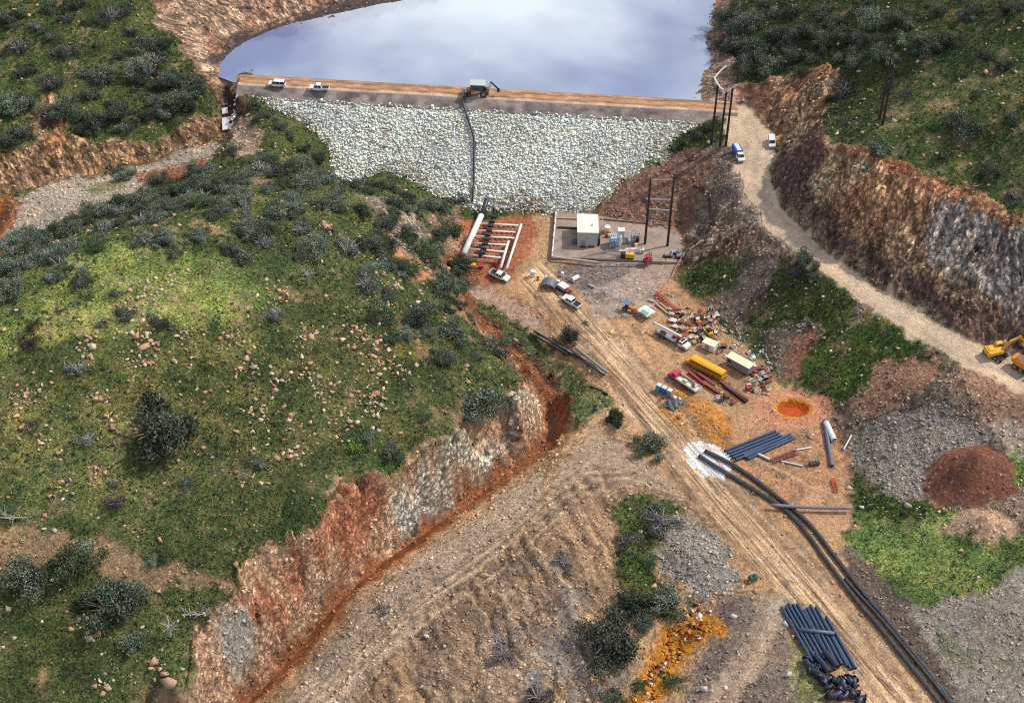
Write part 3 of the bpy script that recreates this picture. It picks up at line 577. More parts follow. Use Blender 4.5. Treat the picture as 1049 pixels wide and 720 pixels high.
# ------------------------------------------------------------------ the ground
NY, NX = GX.shape; idx = np.arange(NX*NY).reshape(NY, NX)
Fq = np.stack([idx[:-1, :-1].ravel(), idx[:-1, 1:].ravel(), idx[1:, 1:].ravel(), idx[1:, :-1].ravel()], 1)
gm = ground_mat()
g = mesh_np('ground', np.stack([GX.ravel(), GY.ravel(), GZ.ravel()], 1), Fq, gm, CA.reshape(-1, 3), smooth=True)
a_ = g.data.color_attributes.new('Msk', 'FLOAT_COLOR', 'POINT'); c4 = np.ones((NV, 4), np.float32); c4[:, 0] = VEG.ravel(); c4[:, 1] = PEB.ravel(); c4[:, 2] = ROCK.ravel(); c4[:, 3] = RDM.ravel(); a_.data.foreach_set('color', c4.ravel())
a_ = g.data.attributes.new('Str', 'FLOAT', 'POINT'); a_.data.foreach_set('value', STR.ravel().astype(np.float32))
tag(g, kind='structure')
# ------------------------------------------------------------------ reservoir and creek
def water_mat(name, col, rough, bsc, bst, col2=None, psc=.02, ior=1.34):
    m, nt, b = mk(name); L = nt.links.new; geo = nd(nt, 'ShaderNodeNewGeometry')
    n = noise(nt, geo.outputs['Position'], psc, 4, .55); c = mixc(nt, mrange(nt, n.outputs[0], .35, .65, 0, 1), col, col2 or col)
    L(c, b.inputs['Base Color']); b.inputs['Roughness'].default_value = rough; b.inputs['IOR'].default_value = ior
    n2 = noise(nt, geo.outputs['Position'], bsc, 3, .5); bp = nd(nt, 'ShaderNodeBump', i_Strength=bst, i_Distance=.1); L(n2.outputs[0], bp.inputs['Height']); L(bp.outputs[0], b.inputs['Normal'])
    return m
wm = water_mat('reservoir_water', (.16,.20,.35), .06, .8, .1, (.62,.70,.76), .010, 1.9)  # murky water colour; the pale patches also stand in for sky reflection
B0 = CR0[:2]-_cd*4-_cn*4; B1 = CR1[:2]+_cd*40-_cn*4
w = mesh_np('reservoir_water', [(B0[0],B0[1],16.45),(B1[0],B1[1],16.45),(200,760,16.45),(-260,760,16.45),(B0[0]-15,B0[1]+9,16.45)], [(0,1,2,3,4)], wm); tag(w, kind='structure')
cwp = resample([np.array(p) for p in creek_w], 1.2); V = []; 
for i, p in enumerate(cwp):
    t = (cwp[min(i+1, len(cwp)-1)]-cwp[max(i-1, 0)])[:2]; t = t/np.hypot(*t); wd = .95+.3*math.sin(i*.7)+.25*math.sin(i*.31)
    for s_ in (-1, 1): V.append((p[0]-t[1]*wd*s_, p[1]+t[0]*wd*s_, p[2]+.22))
Fq = [(2*i, 2*i+1, 2*i+3, 2*i+2) for i in range(len(cwp)-1)]
cw_ = mesh_np('creek_water', V, Fq, water_mat('creek_water', (.085,.032,.014), .15, 2, .4, (.17,.06,.02), .3), smooth=True); tag(cw_, kind='structure')
pw = MB(); cz = H(PIT_C[0], PIT_C[1])+.45
n = 40; pw.add([(PIT_C[0], PIT_C[1], cz)]+[(PIT_C[0]+4.1*math.cos(k*math.tau/n)*(1+.1*math.sin(k*1.7)), PIT_C[1]+3.0*math.sin(k*math.tau/n)*(1+.1*math.cos(k*2.3)), cz) for k in range(n)], [(0, 1+k, 1+(k+1) % n) for k in range(n)])
o = pw.build('pit_water', water_mat('pit_water', (.42,.05,.008), .15, 3, .4, (.55,.09,.01), .6)); tag(o, kind='structure')
# ------------------------------------------------------------------ world and sun
SE, SA = R(48), R(68)     # elevation; azimuth measured from +Y towards +X
wd = bpy.data.worlds.new('World'); SC.world = wd; wd.use_nodes = True; nt = wd.node_tree; nt.nodes.clear(); L = nt.links.new
ow = nd(nt, 'ShaderNodeOutputWorld'); bg = nd(nt, 'ShaderNodeBackground', i_Strength=.15); L(bg.outputs[0], ow.inputs[0])
sky = nd(nt, 'ShaderNodeTexSky', sky_type='NISHITA', sun_disc=False, sun_elevation=SE, sun_rotation=SA)
try: sky.dust_density = 2.0; sky.air_density = 1.0
except Exception: pass
tc = nd(nt, 'ShaderNodeTexCoord'); mp = nd(nt, 'ShaderNodeMapping'); mp.inputs['Scale'].default_value = (1, 1, 2.6); L(tc.outputs['Generated'], mp.inputs[0])
cn = noise(nt, mp.outputs[0], 2.3, 5, .55); cf = mrange(nt, cn.outputs[0], .44, .60, .1, .95)
L(mixc(nt, cf, sky.outputs[0], (5.2, 5.3, 5.7)), bg.inputs[0])
su = bpy.data.lights.new('sun', 'SUN'); su.energy = 3.4; su.angle = R(2.0); su.color = (1, .93, .83); so = bpy.data.objects.new('sun', su); COL.objects.link(so)
so.rotation_euler = Vector((-math.sin(SA)*math.cos(SE), -math.cos(SA)*math.cos(SE), -math.sin(SE))).to_track_quat('-Z', 'Y').to_euler()
SC.view_settings.view_transform = 'Standard'; SC.view_settings.look = 'None'; SC.view_settings.exposure = 0
SC.cycles.max_bounces = 4; SC.cycles.diffuse_bounces = 2; SC.cycles.glossy_bounces = 2; SC.cycles.transmission_bounces = 1; SC.cycles.caustics_reflective = False; SC.cycles.caustics_refractive = False
SC.cycles.filter_width = 1.05; SC.cycles.use_denoising = False
# ------------------------------------------------------------------ rocks
_ph = (1+5**.5)/2
ICO = np.array([(-1,_ph,0),(1,_ph,0),(-1,-_ph,0),(1,-_ph,0),(0,-1,_ph),(0,1,_ph),(0,-1,-_ph),(0,1,-_ph),(_ph,0,-1),(_ph,0,1),(-_ph,0,-1),(-_ph,0,1)])/np.hypot(1, _ph)
ICF = np.array([(0,11,5),(0,5,1),(0,1,7),(0,7,10),(0,10,11),(1,5,9),(5,11,4),(11,10,2),(10,7,6),(7,1,8),(3,9,4),(3,4,2),(3,2,6),(3,6,8),(3,8,9),(4,9,5),(2,4,11),(6,2,10),(8,6,7),(9,8,1)])
CUB = np.array([(x, y, z) for z in (-1, 1) for x, y in ((-1,-1),(1,-1),(1,1),(-1,1))])*.66
CUF = np.array([(0,3,2),(0,2,1),(4,5,6),(4,6,7),(0,1,5),(0,5,4),(1,2,6),(1,6,5),(2,3,7),(2,7,6),(3,0,4),(3,4,7)])
def rocks(name, C, S, cols, mat, parent=None, flat=.7, loc=None, fine=False):
    C = np.asarray(C, float); S = np.asarray(S, float); n = len(C); B_, Ft = (ICO, ICF) if fine else (CUB, CUF); kk = len(B_)
    V = np.tile(B_, (n, 1, 1))*RNG.uniform(.55, 1.35, (n, kk, 1))+RNG.normal(size=(n, kk, 3))*.12; V = V*RNG.uniform(.5, 1.5, (n, 1, 3))
    q = RNG.normal(size=(n, 4)); q /= np.linalg.norm(q, axis=1)[:, None]; w_, x, y, z = q.T
    Rm = np.stack([1-2*(y*y+z*z), 2*(x*y-z*w_), 2*(x*z+y*w_), 2*(x*y+z*w_), 1-2*(x*x+z*z), 2*(y*z-x*w_), 2*(x*z-y*w_), 2*(y*z+x*w_), 1-2*(x*x+y*y)], 1).reshape(n, 3, 3)
    V = np.einsum('nij,nkj->nki', Rm, V); V[..., 2] *= flat; V = V*S[:, None, None]+C[:, None, :]
    Fc = (Ft[None]+kk*np.arange(n)[:, None, None]).reshape(-1, 3)
    cc = np.repeat(np.asarray(cols), kk, 0) if len(cols) == n else None
    if loc is not None: V = V-np.asarray(loc)
    o = mesh_np(name, V.reshape(-1, 3), Fc, mat, cc, parent=parent)
    if loc is not None: o.location = loc
    return o
rockm = vcol_mat('stone', .92, 4, .3)
# ------------------------------------------------------------------ dam
dam = empty('dam', (*(CR0[:2]+_cd*DLEN/2), 0), 0, 'rockfill dam faced with pale green-white boulders, holding back the lake', 'dam')
dl = np.array([dam.location[0], dam.location[1], 0])
def dampt(t, q, z): p = CR0[:2]+_cd*t+_cn*q; return (p[0]-dl[0], p[1]-dl[1], z)
def damstrip(name, prof, colf, mat, step=.6, t0=-2, t1=None, nz=.12):
    t1 = DLEN+9 if t1 is None else t1; ts = np.arange(t0, t1+step, step); V = []; C_ = []
    for t in ts:
        for q, z in prof:
            k = fbm(np.array([t]), np.array([q*2.0]), 2.4, 3, 70)[0]; V.append(dampt(t, q, z+k*nz)); C_.append(colf(t, q, k))
    m = len(prof); Fq = [(i*m+j, (i+1)*m+j, (i+1)*m+j+1, i*m+j+1) for i in range(len(ts)-1) for j in range(m-1)]
    return mesh_np(name, V, Fq, mat, np.array(C_), smooth=True, parent=dam)
soilm = vcol_mat('packed_soil', .95, 2.0, .35)
def croad(t, q, k):
    s = math.sin(q*2.3+fbm(np.array([t]), np.array([0.]), 12, 2, 71)[0]*2.5); a = np.array((.42,.245,.135)) if s < .5 else np.array((.3,.16,.09))
    if q < -6.0: a = np.array((.2,.15,.12))
    if -1.6 < q < -.5: a = np.array((.48,.36,.29))
    return a*(1+k*.5)
damstrip('crest_road', [(-12, 12), (-7.6, 16.2), (-6.6, 17.6)]+[(q, 18.06) for q in np.arange(-6.2, -.5, .45)]+[(0, 17.98)], croad, soilm)
sh = [(q, 18-q/DS+.05) for q in np.arange(0, 3.7, .6)]
damstrip('gravel_shoulder', sh, lambda t, q, k: np.array((.24,.2,.18))*(1+k*.9), soilm, nz=.25)
damstrip('embankment', [(q, 18-q/DS-.25) for q in np.arange(2.6, 44, 2.0)], lambda t, q, k: np.array((.6,.61,.55))*(1+k*.6), soilm)
C_ = []; S_ = []; K_ = []
for t in np.arange(-2, DLEN+8, .5):
    for q in np.arange(3.2, 40, .48):
        tt = t+random.uniform(-.3, .3); qq = q+random.uniform(-.3, .3); p = CR0[:2]+_cd*tt+_cn*qq; z = 18-qq/DS
        hgt = H(p[0], p[1])
        if hgt > z+.35 or z < -1.4: continue
        if qq < 4.0 and random.random() < .4: continue
        s = random.uniform(.2, .4)*(1.0 if random.random() < .94 else 1.8)
        C_.append((p[0]-dl[0], p[1]-dl[1], z+random.uniform(-.12, .18))); S_.append(s)
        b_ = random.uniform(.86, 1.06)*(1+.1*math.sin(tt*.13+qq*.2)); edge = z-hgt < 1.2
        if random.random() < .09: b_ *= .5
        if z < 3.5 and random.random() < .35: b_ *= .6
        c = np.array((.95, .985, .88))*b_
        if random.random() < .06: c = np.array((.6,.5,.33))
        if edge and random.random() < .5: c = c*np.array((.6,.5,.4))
        K_.append(c)
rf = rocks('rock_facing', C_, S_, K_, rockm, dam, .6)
# ------------------------------------------------------------------ common materials
WHT = MAT('white_paint', (.78,.78,.76), .45, dirt=.25); GLS = MAT('dark_glass', (.02,.025,.03), .12, dirt=.05, spec=.8); TYR = MAT('black_rubber', (.025,.024,.023), .85, dirt=.5)
RIM = MAT('wheel_rim', (.35,.35,.35), .4, .6); BLK = MAT('black_plastic', (.02,.021,.024), .45, dirt=.2); STL = MAT('galvanized_steel', (.45,.46,.47), .45, .6, .25)
YEL = MAT('yellow_paint', (.75,.42,.02), .45, dirt=.3); BUSY = MAT('school_bus_yellow', (.80,.42,.02), .4, dirt=.15); RED = MAT('red_paint', (.42,.03,.035), .5, dirt=.35); DRED = MAT('dark_red_steel', (.22,.045,.04), .7, dirt=.4)
BLU = MAT('blue_paint', (.03,.12,.45), .45, dirt=.15); PBL = MAT('blue_plastic_pipe', (.022,.06,.13), .25, dirt=.12, spec=.8); ORG = MAT('orange_paint', (.75,.22,.02), .5, dirt=.3); RST = MAT('rusty_steel', (.2,.07,.035), .85, dirt=.5, dcol=(.4,.16,.05))
CRM = MAT('cream_paint', (.80,.74,.52), .55, dirt=.15); GRY = MAT('grey_paint', (.3,.31,.32), .6, dirt=.3); TEAL = MAT('teal_canvas', (.2,.42,.42), .8, dirt=.2); WOOD = MAT('weathered_wood', (.4,.28,.15), .85); DWD = MAT('tarred_wood', (.03,.022,.018), .9, dirt=.3)
CON = MAT('concrete', (.42,.39,.35), .9, dirt=.5); PALE = MAT('pale_green_white', (.66,.72,.66), .55, dirt=.2); HDP = MAT('black_polyethylene_pipe', (.03,.033,.042), .3, dirt=.3, scale=.6, spec=.8); LBL = MAT('light_blue_paint', (.35,.5,.62), .5); DBL = MAT('dark_blue_plastic', (.016,.022,.05), .45, dirt=.1, spec=.5)
LGT = MAT('headlight_glass', (.7,.7,.65), .15); OLV = MAT('amber_lens', (.7,.3,.02), .3)
# ------------------------------------------------------------------ placing helpers
def gp(px, py, H_=None):
    p = hit(px, py, HT); return p
def place(name, px, py, label, cat, to=None, group=None, dz=0.0, tilt=True, L=4):
    p = gp(px, py); rz = 0
    if to is not None:
        q = gp(*to); rz = math.atan2(q[1]-p[1], q[0]-p[0])-math.pi/2
    z = H(p[0], p[1]); tx = ty = 0
    if tilt:
        f = np.array([-math.sin(rz), math.cos(rz)]); r = np.array([math.cos(rz), math.sin(rz)]); h = L/2
        tx = math.atan2(H(*(p[:2]+f*h))-H(*(p[:2]-f*h)), 2*h); ty = -math.atan2(H(*(p[:2]+r))-H(*(p[:2]-r)), 2)
        tx = max(-.25, min(.25, tx)); ty = max(-.2, min(.2, ty)); z = max(z, (H(*(p[:2]+f*h))+H(*(p[:2]-f*h)))/2)
    return empty(name, (p[0], p[1], z+dz), rz, label, cat, group, (tx, ty))
def wheel(parent, x, y, r=.38, w=.26, name='wheel'):
    t = MB().cyl((x-w/2, y, r), (x+w/2, y, r), r, 16).build(name, TYR, parent, .03); s = 1 if x > 0 else -1
    MB().cyl((x+s*(w/2-.03), y, r), (x+s*(w/2+.015), y, r), r*.55, 12).build('rim', RIM, t)
def greenhouse(root, y0, y1, z0, z1, paint, rake=.35, rrake=.12, w=.84, mids=()):
    tw = w-.12
    cab = MB(); cab.box((0, (y0+rrake+y1-rake)/2, z1), (tw*2, y1-y0-rake-rrake, .07))
    for s in (-1, 1):
        cab.cyl((s*w*.98, y1-.04, z0), (s*tw*.97, y1-rake, z1), .05, 5).cyl((s*w*.98, y0+.04, z0), (s*tw*.97, y0+rrake, z1), .07, 5)
        for m in mids: cab.cyl((s*w*.98, m, z0), (s*tw*.98, m, z1), .055, 5)
    c = cab.build('cab', paint, root, .01)
    a = (w-.03, tw-.04)
    def quad(P, name): MB().add(P, [(0,1,2,3)]).build(name, GLS, c)
    quad([(-a[0], y1-.02, z0), (a[0], y1-.02, z0), (a[1], y1-rake, z1-.02), (-a[1], y1-rake, z1-.02)], 'windshield')
    quad([(-a[0], y0+.02, z0), (a[0], y0+.02, z0), (a[1], y0+rrake, z1-.02), (-a[1], y0+rrake, z1-.02)], 'rear_window')
    for s in (-1, 1): quad([(s*(w-.02), y0+.02, z0), (s*(w-.02), y1-.02, z0), (s*(tw-.02), y1-rake, z1-.02), (s*(tw-.02), y0+rrake, z1-.02)], 'side_window')
def lights(root, y, z, x=.7):
    for s in (-1, 1): MB().box((s*x, y, z), (.26, .06, .16)).build('headlight', LGT, root, .01)
    MB().box((0, y+.03, z-.25), (x*2.3, .12, .14)).build('bumper', GRY, root, .02)
def pickup(root, paint, load=None):
    root.scale = (1.14,)*3
    w = .93; b = MB(); b.prism([(-.7,.42),(-.7,1.12),(1.15,1.12),(2.4,1.02),(2.65,.85),(2.65,.42)], -w, w); b.prism([(-2.65,.5),(-2.65,.72),(-.7,.72),(-.7,.5)], -w, w)
    for s in (-1, 1): b.box((s*(w-.05), -1.68, .9), (.1, 1.94, .46))
    b.build('body', paint, root, .035)
    MB().box((0, -2.6, .92), (1.7, .08, .44)).build('tailgate', paint, root, .02)
    MB().box((0, -1.67, .75), (1.64, 1.8, .05)).build('bed_liner', BLK, root)
    greenhouse(root, -.68, 1.35, 1.12, 1.78, paint, .55, .08, .86, (.25,))
    for x in (-.85, .85):
        for y in (-1.75, 1.75): wheel(root, x, y)
    lights(root, 2.66, .85)
def suv(root, paint):
    root.scale = (1.1,)*3
    w = .92; MB().prism([(-2.3,.42),(-2.35,1.1),(1.1,1.12),(2.2,1.02),(2.4,.85),(2.4,.42)], -w, w).build('body', paint, root, .04)
    greenhouse(root, -2.25, 1.4, 1.12, 1.8, paint, .55, .2, .86, (.2, -.9))
    for x in (-.84, .84):
        for y in (-1.45, 1.5): wheel(root, x, y)
    lights(root, 2.41, .85)
# ------------------------------------------------------------------ vehicles
o = place('parked_car', 284, 87.5, 'white station wagon parked on the dam crest nearest the left end', 'car', (270, 86)); o.location.z = 18.08; suv(o, WHT); o.rotation_euler.x = o.rotation_euler.y = 0
crest = lambda px, py: at(px, py, 18.08)
def oncrest(o, px, py, to): 
    p = crest(px, py); q = crest(*to); o.location = p; o.rotation_euler = (0, 0, math.atan2(q[1]-p[1], q[0]-p[0])-math.pi/2)
oncrest(o, 284, 88.5, (270, 87.5))
o = place('pickup_truck', 327, 92, 'white pickup truck on the dam crest, right of the wagon', 'pickup truck'); pickup(o, WHT); oncrest(o, 327, 92.5, (310, 91.6))
o = place('pickup_truck', 512, 284.5, 'white pickup truck parked below the white pipe grid', 'pickup truck', (524, 289)); pickup(o, WHT)
o = place('pickup_truck', 585.5, 311, 'white pickup truck with an open dark bed in the middle of the yard', 'pickup truck', (574, 304)); pickup(o, WHT)
o = place('parked_car', 791, 148, 'small white car with a dark windscreen beside the rock cut on the haul road', 'car', (791.5, 156)); suv(o, WHT)
o = place('service_truck', 756, 161, 'white truck with a blue covered box on the haul road beside the poles', 'truck', (762, 172), L=6)
w = 1.0; MB().prism([(.6,.5),(.6,1.35),(1.9,1.3),(3.0,1.15),(3.2,.95),(3.2,.5)], -w, w).build('body', WHT, o, .05)
greenhouse(o, .55, 2.3, 1.33, 2.05, WHT, .5, .05, .92)
bx = MB().box((0, -1.45, 1.0), (2.2, 3.9, .25)).box((0, -1.45, 1.75), (2.15, 3.85, 1.3)).build('cargo_box', BLU, o, .06); MB().prism([(-3.3, 2.42), (-3.3, 2.5), (.4, 2.5), (.4, 2.42)], -.62, .62).build('roof_panel', MAT('pale_blue_canvas', (.55,.64,.78), .6), bx)
for x in (-.95, .95):
    for y in (-2.3, 2.1): wheel(o, x, y, .46, .3)
lights(o, 3.22, .95)
# jeep with white roof
o = place('flatbed_truck', 577.5, 298.5, 'small dark truck with a white canopy and red load, beside the white pickup', 'truck', (567, 291))
MB().prism([(-2.2,.5),(-2.2,.8),(2.2,.8),(2.3,.5)], -.95, .95).build('chassis', BLK, o, .03); MB().box((0, .3, 1.3), (1.8, 2.4, .9)).build('body', GRY, o, .05); MB().box((0, .2, 1.95), (2.1, 2.9, .14)).build('canopy', WHT, o, .04)
MB().box((-.3, -1.6, 1.05), (.8, .9, .5)).box((.5, -1.5, 1.0), (.5, .6, .4)).build('load', RED, o, .05)
for x in (-.85, .85):
    for y in (-1.45, 1.45): wheel(o, x, y, .42)
# ---- school bus
bus = place('school_bus', 722.5, 380, 'long yellow school bus parked in the scrap yard', 'bus', (703, 370), L=10)
w = 1.22; MB().prism([(-5.6,.55),(-5.6,1.62),(4.2,1.62),(4.2,1.5),(5.5,1.4),(5.7,1.1),(5.7,.55)], -w, w).build('body', MAT('bus_orange', (.72,.27,.015), .4, dirt=.15), bus, .05)
rf_ = []
for k in range(9):
    a = math.pi*k/8; rf_.append((math.cos(a)*w, 2.35+math.sin(a)*.5))
V = [(x, y, z) for y in (-5.6, 4.2) for x, z in [(w, 2.35)]+rf_[1:-1]+[(-w, 2.35)]]; n = 9
MB().add(V, [(k, k+1, k+1+n, k+n) for k in range(n-1)]+[tuple(range(n)), tuple(range(2*n-1, n-1, -1))]).build('roof', BUSY, bus, smooth=False)
m = MB()
for s in (-1, 1):
    for k in range(13): m.box((s*(w-.03), -5.5+k*.79, 2.0), (.07, .14, .76))
    m.box((s*(w-.01), -.7, 1.72), (.06, 9.7, .12))
m.box((0, -5.57, 1.75), (2*w-.06, .08, .3)).box((0, -5.57, 2.3), (2*w-.06, .08, .14)).box((0, 4.15, 1.7), (2*w-.06, .08, .2)); m.build('window_frame', MAT('bus_orange', (0,0,0)), bus)
for s in (-1, 1):
    for k in range(12): MB().box((s*(w-.06), -5.1+k*.79, 2.03), (.05, .66, .55)).build('window', GLS, bus)
MB().box((0, 4.13, 2.05), (2*w-.2, .05, .6)).build('windshield', GLS, bus); MB().box((0, -5.54, 2.05), (1.3, .06, .4)).build('rear_window', GLS, bus); MB().box((0, -5.63, 1.3), (.8, .05, 1.3)).build('rear_door', BUSY, bus, .01)
MB().box((0, -5.7, .65), (2.3, .12, .2)).build('bumper', BLK, bus)
m = MB()
for s in (-1, 1):
    for z in (1.0, 1.4): m.box((s*(w+.01), -.7, z), (.04, 9.7, .06))
m.build('side_stripe', BLK, bus)
for x in (-1.08, 1.08):
    for y in (-3.2, 4.3): wheel(bus, x, y, .5, .3)
lights(bus, 5.72, .95, .9)
# ---- cream box trailer
tr = place('box_trailer', 757.5, 378, 'cream roofed box trailer standing behind the yellow school bus', 'trailer', (743, 370), L=7)
MB().box((0, 0, 1.85), (2.4, 6.9, 2.3)).build('body', MAT('painted_shade_panel', (.22,.19,.2), .7), tr, .04); MB().box((0, 0, 3.03), (2.7, 7.4, .12)).build('roof', CRM, tr, .04); m = MB()  # sides of the white trailer coloured dark to paint in their shade
for y in (2.5,): m.box((1.23, y, 2.0), (.05, .9, .7)); m.box((-1.23, y, 2.0), (.05, .9, .7))
m.build('window', GLS, tr); MB().box((0, 0, .55), (1.6, 6.6, .25)).box((0, 4, .55), (.2, 1.6, .15)).build('chassis', BLK, tr)
for x in (-1.0, 1.0):
    for y in (-1.8, -.9): wheel(tr, x, y, .42)
# ---- crane truck
ct = place('crane_truck', 688, 349, 'white crane truck with its long boom laid back over the bed', 'truck', (704, 358), L=9)
MB().box((0, -.6, .85), (1.0, 9.0, .35)).build('chassis', BLK, ct, .03); MB().prism([(3.0,.6),(3.0,2.3),(4.1,2.3),(4.3,1.55),(5.4,1.4),(5.6,.6)], -1.15, 1.15).build('cab', WHT, ct, .07)
MB().add([(-1.0,4.13,2.2),(1.0,4.13,2.2),(1.0,4.33,1.6),(-1.0,4.33,1.6)], [(0,1,2,3)]).build('windshield', GLS, ct); MB().box((1.16, 3.6, 1.9), (.04, .8, .55)).box((-1.16, 3.6, 1.9), (.04, .8, .55)).build('side_window', GLS, ct); MB().box((0, 3.55, 2.34), (1.5, .7, .1)).build('roof_hatch', GLS, ct)
dk = MB().box((0, -1.4, 1.15), (2.35, 7.0, .14)); dk.build('deck', GRY, ct); m = MB()
for s in (-1, 1):
    for k in range(5): m.cyl((s*1.1, -4.6+k*1.6, 1.2), (s*1.1, -4.6+k*1.6, 1.75), .05, 6)
    m.cyl((s*1.1, -4.6, 1.75), (s*1.1, 1.8, 1.75), .05, 6)
m.build('side_rail', STL, ct); MB().cyl((0, 2.3, 1.2), (0, 2.3, 2.8), .35, 10).box((0, 2.3, 2.0), (1.6, .8, 1.1)).build('crane_turret', RED, ct, .04)
MB().box((0, -1.0, 2.85), (.5, 7.8, .55), rx=.04).box((0, -5.4, 2.7), (.34, 1.6, .36), rx=.04).build('boom', WHT, ct, .04); MB().box((0, -6.1, 2.3), (.5, .4, .7)).build('hook_block', YEL, ct, .04); MB().box((.6, -2.5, 1.6), (.9, 1.6, .7)).box((-.5, .6, 1.6), (1.0, 1.0, .7)).build('load', DRED, ct, .05)
for x in (-1.05, 1.05):
    for y in (-3.4, -2.3, 4.4): wheel(ct, x, y, .5, .32)
lights(ct, 5.62, 1.0, .85)
# ---- red truck with flatbed
rt = place('flatbed_truck', 701, 394, 'red cabbed flatbed truck loaded with scrap beside the portable toilets', 'truck', (686, 384), L=8)
MB().box((0, 0, .85), (1.0, 9, .35)).build('chassis', BLK, rt); MB().prism([(2.2,.6),(2.2,2.4),(3.5,2.4),(3.7,1.6),(4.7,1.45),(4.9,.6)], -1.15, 1.15).build('cab', MAT('crimson_paint', (.5,.04,.10), .45, dirt=.25), rt, .07)
MB().add([(-1.0,3.52,2.3),(1.0,3.52,2.3),(1.0,3.72,1.65),(-1.0,3.72,1.65)], [(0,1,2,3)]).build('windshield', GLS, rt); MB().box((1.16, 2.9, 1.95), (.04, .8, .5)).box((-1.16, 2.9, 1.95), (.04, .8, .5)).build('side_window', GLS, rt)
MB().box((0, -1.3, 1.2), (2.4, 6.8, .2)).box((1.15, -1.3, 1.45), (.12, 6.8, .5)).box((-1.15, -1.3, 1.45), (.12, 6.8, .5)).box((0, -4.65, 1.45), (2.4, .12, .5)).build('deck', PALE, rt, .02)
MB().box((-.3, -.4, 1.7), (.9, 1.3, .7)).box((.3, -3.2, 1.6), (1.1, 1.1, .5)).build('load', MAT('pale_sacks', (.6,.55,.42), .9), rt, .08); MB().box((-.2, -3.0, 2.0), (.8, .7, .5)).box((.75, 0, 1.6), (.3, 5.5, .25)).build('scrap', DRED, rt, .05)
for x in (-1.05, 1.05):
    for y in (-3.4, -2.4, 3.6): wheel(rt, x, y, .5, .32)
lights(rt, 4.92, 1.0, .85)
# ---- tractor with blue canopy
tc_ = place('tractor', 643.5, 318, 'small tractor with a blue canopy at the left edge of the scrap yard', 'tractor', (655, 322))
MB().box((0, .9, 1.1), (.8, 1.9, .8)).build('body', ORG, tc_, .06); MB().box((0, -.5, 1.0), (1.3, 1.1, .6)).build('seat_platform', BLK, tc_, .05); MB().box((0, -.5, 2.5), (1.9, 2.2, .12)).build('canopy', MAT('slate_blue_canopy', (.12,.2,.32), .6), tc_, .04); m = MB()
for x in (-.75, .75):
    for y in (-1.3, .4): m.cyl((x, y, .9), (x, y, 2.5), .05, 6)
m.build('canopy_post', BLK, tc_); wheel(tc_, -.85, -.7, .72, .4); wheel(tc_, .85, -.7, .72, .4); wheel(tc_, -.7, 1.5, .42); wheel(tc_, .7, 1.5, .42); MB().box((0, 2.3, .5), (1.9, .6, .5), top=(1, .4)).build('bucket', RED, tc_, .03)
# ---- excavators
def excavator(root, paint, swing=0, reach=1.0, sc=1.0, canopy=None):
    for s in (-1, 1):
        t = MB().prism([(-1.9,.0),(-2.3,.3),(-2.25,.75),(-1.9,.9),(1.9,.9),(2.25,.75),(2.3,.3),(1.9,.0)], s*1.05-.28, s*1.05+.28).build('track', TYR, root, .03)
        m = MB()
        for k in range(5): m.cyl((s*1.34-.04, -1.6+k*.8, .42), (s*1.34+.04, -1.6+k*.8, .42), .28, 10)
        m.build('track_roller', GRY, t)
    MB().box((0, 0, .6), (1.6, 2.6, .5)).build('undercarriage', BLK, root)
    up = bpy.data.objects.new('upper_structure', MB().box((0, -.5, 1.55), (2.5, 3.2, .95)).build('tmp', paint, None, .12).data); bpy.data.objects.remove(bpy.data.objects['tmp']); COL.objects.link(up); up.parent = root; up.rotation_euler.z = swing
    MB().box((0, -2.15, 1.55), (2.5, .5, 1.1)).build('counterweight', paint, up, .15); MB().box((-.2, -1.2, 2.08), (1.5, 1.3, .16)).build('engine_cover', BLK if canopy else paint, up, .05)
    c = MB().box((-.75, .75, 2.0), (.95, 1.5, 1.5)).build('cab', paint, up, .08); MB().box((-.75, 1.51, 2.25), (.8, .05, .8)).box((-1.23, .75, 2.25), (.04, 1.1, .75)).box((-.27, .75, 2.3), (.04, 1.1, .65)).build('window', GLS, c)
    b = MB(); b.prism([(.6,1.6),(2.3,4.0),(4.3,4.6),(4.4,4.15),(2.6,3.4),(1.1,1.4)], .25, .65); b.build('boom', paint, up, .04)
    MB().prism([(4.0,4.7),(4.5,4.9),(6.2,2.7),(6.0,2.5),(5.7,2.6),(4.0,4.2)], .3, .6).build('stick', paint, up, .04); MB().cyl((.3, 1.5, 2.2), (.3, 3.2, 3.4), .09, 8).cyl((.6, 3.6, 4.5), (.6, 4.6, 4.9), .08, 8).build('hydraulic_ram', STL, up)
    MB().prism([(5.9,2.8),(6.5,2.6),(6.6,1.9),(6.1,1.5),(5.5,1.7),(5.8,2.0),(6.0,2.4)], -.05, .95).build('bucket', paint if not canopy else GRY, up, .04)
ex = place('excavator', 1019, 364, 'yellow tracked excavator working at the foot of the rock cut', 'excavator', (1032, 372), L=4, dz=.15); excavator(ex, YEL, swing=R(62))
ex.scale = (1.2,)*3
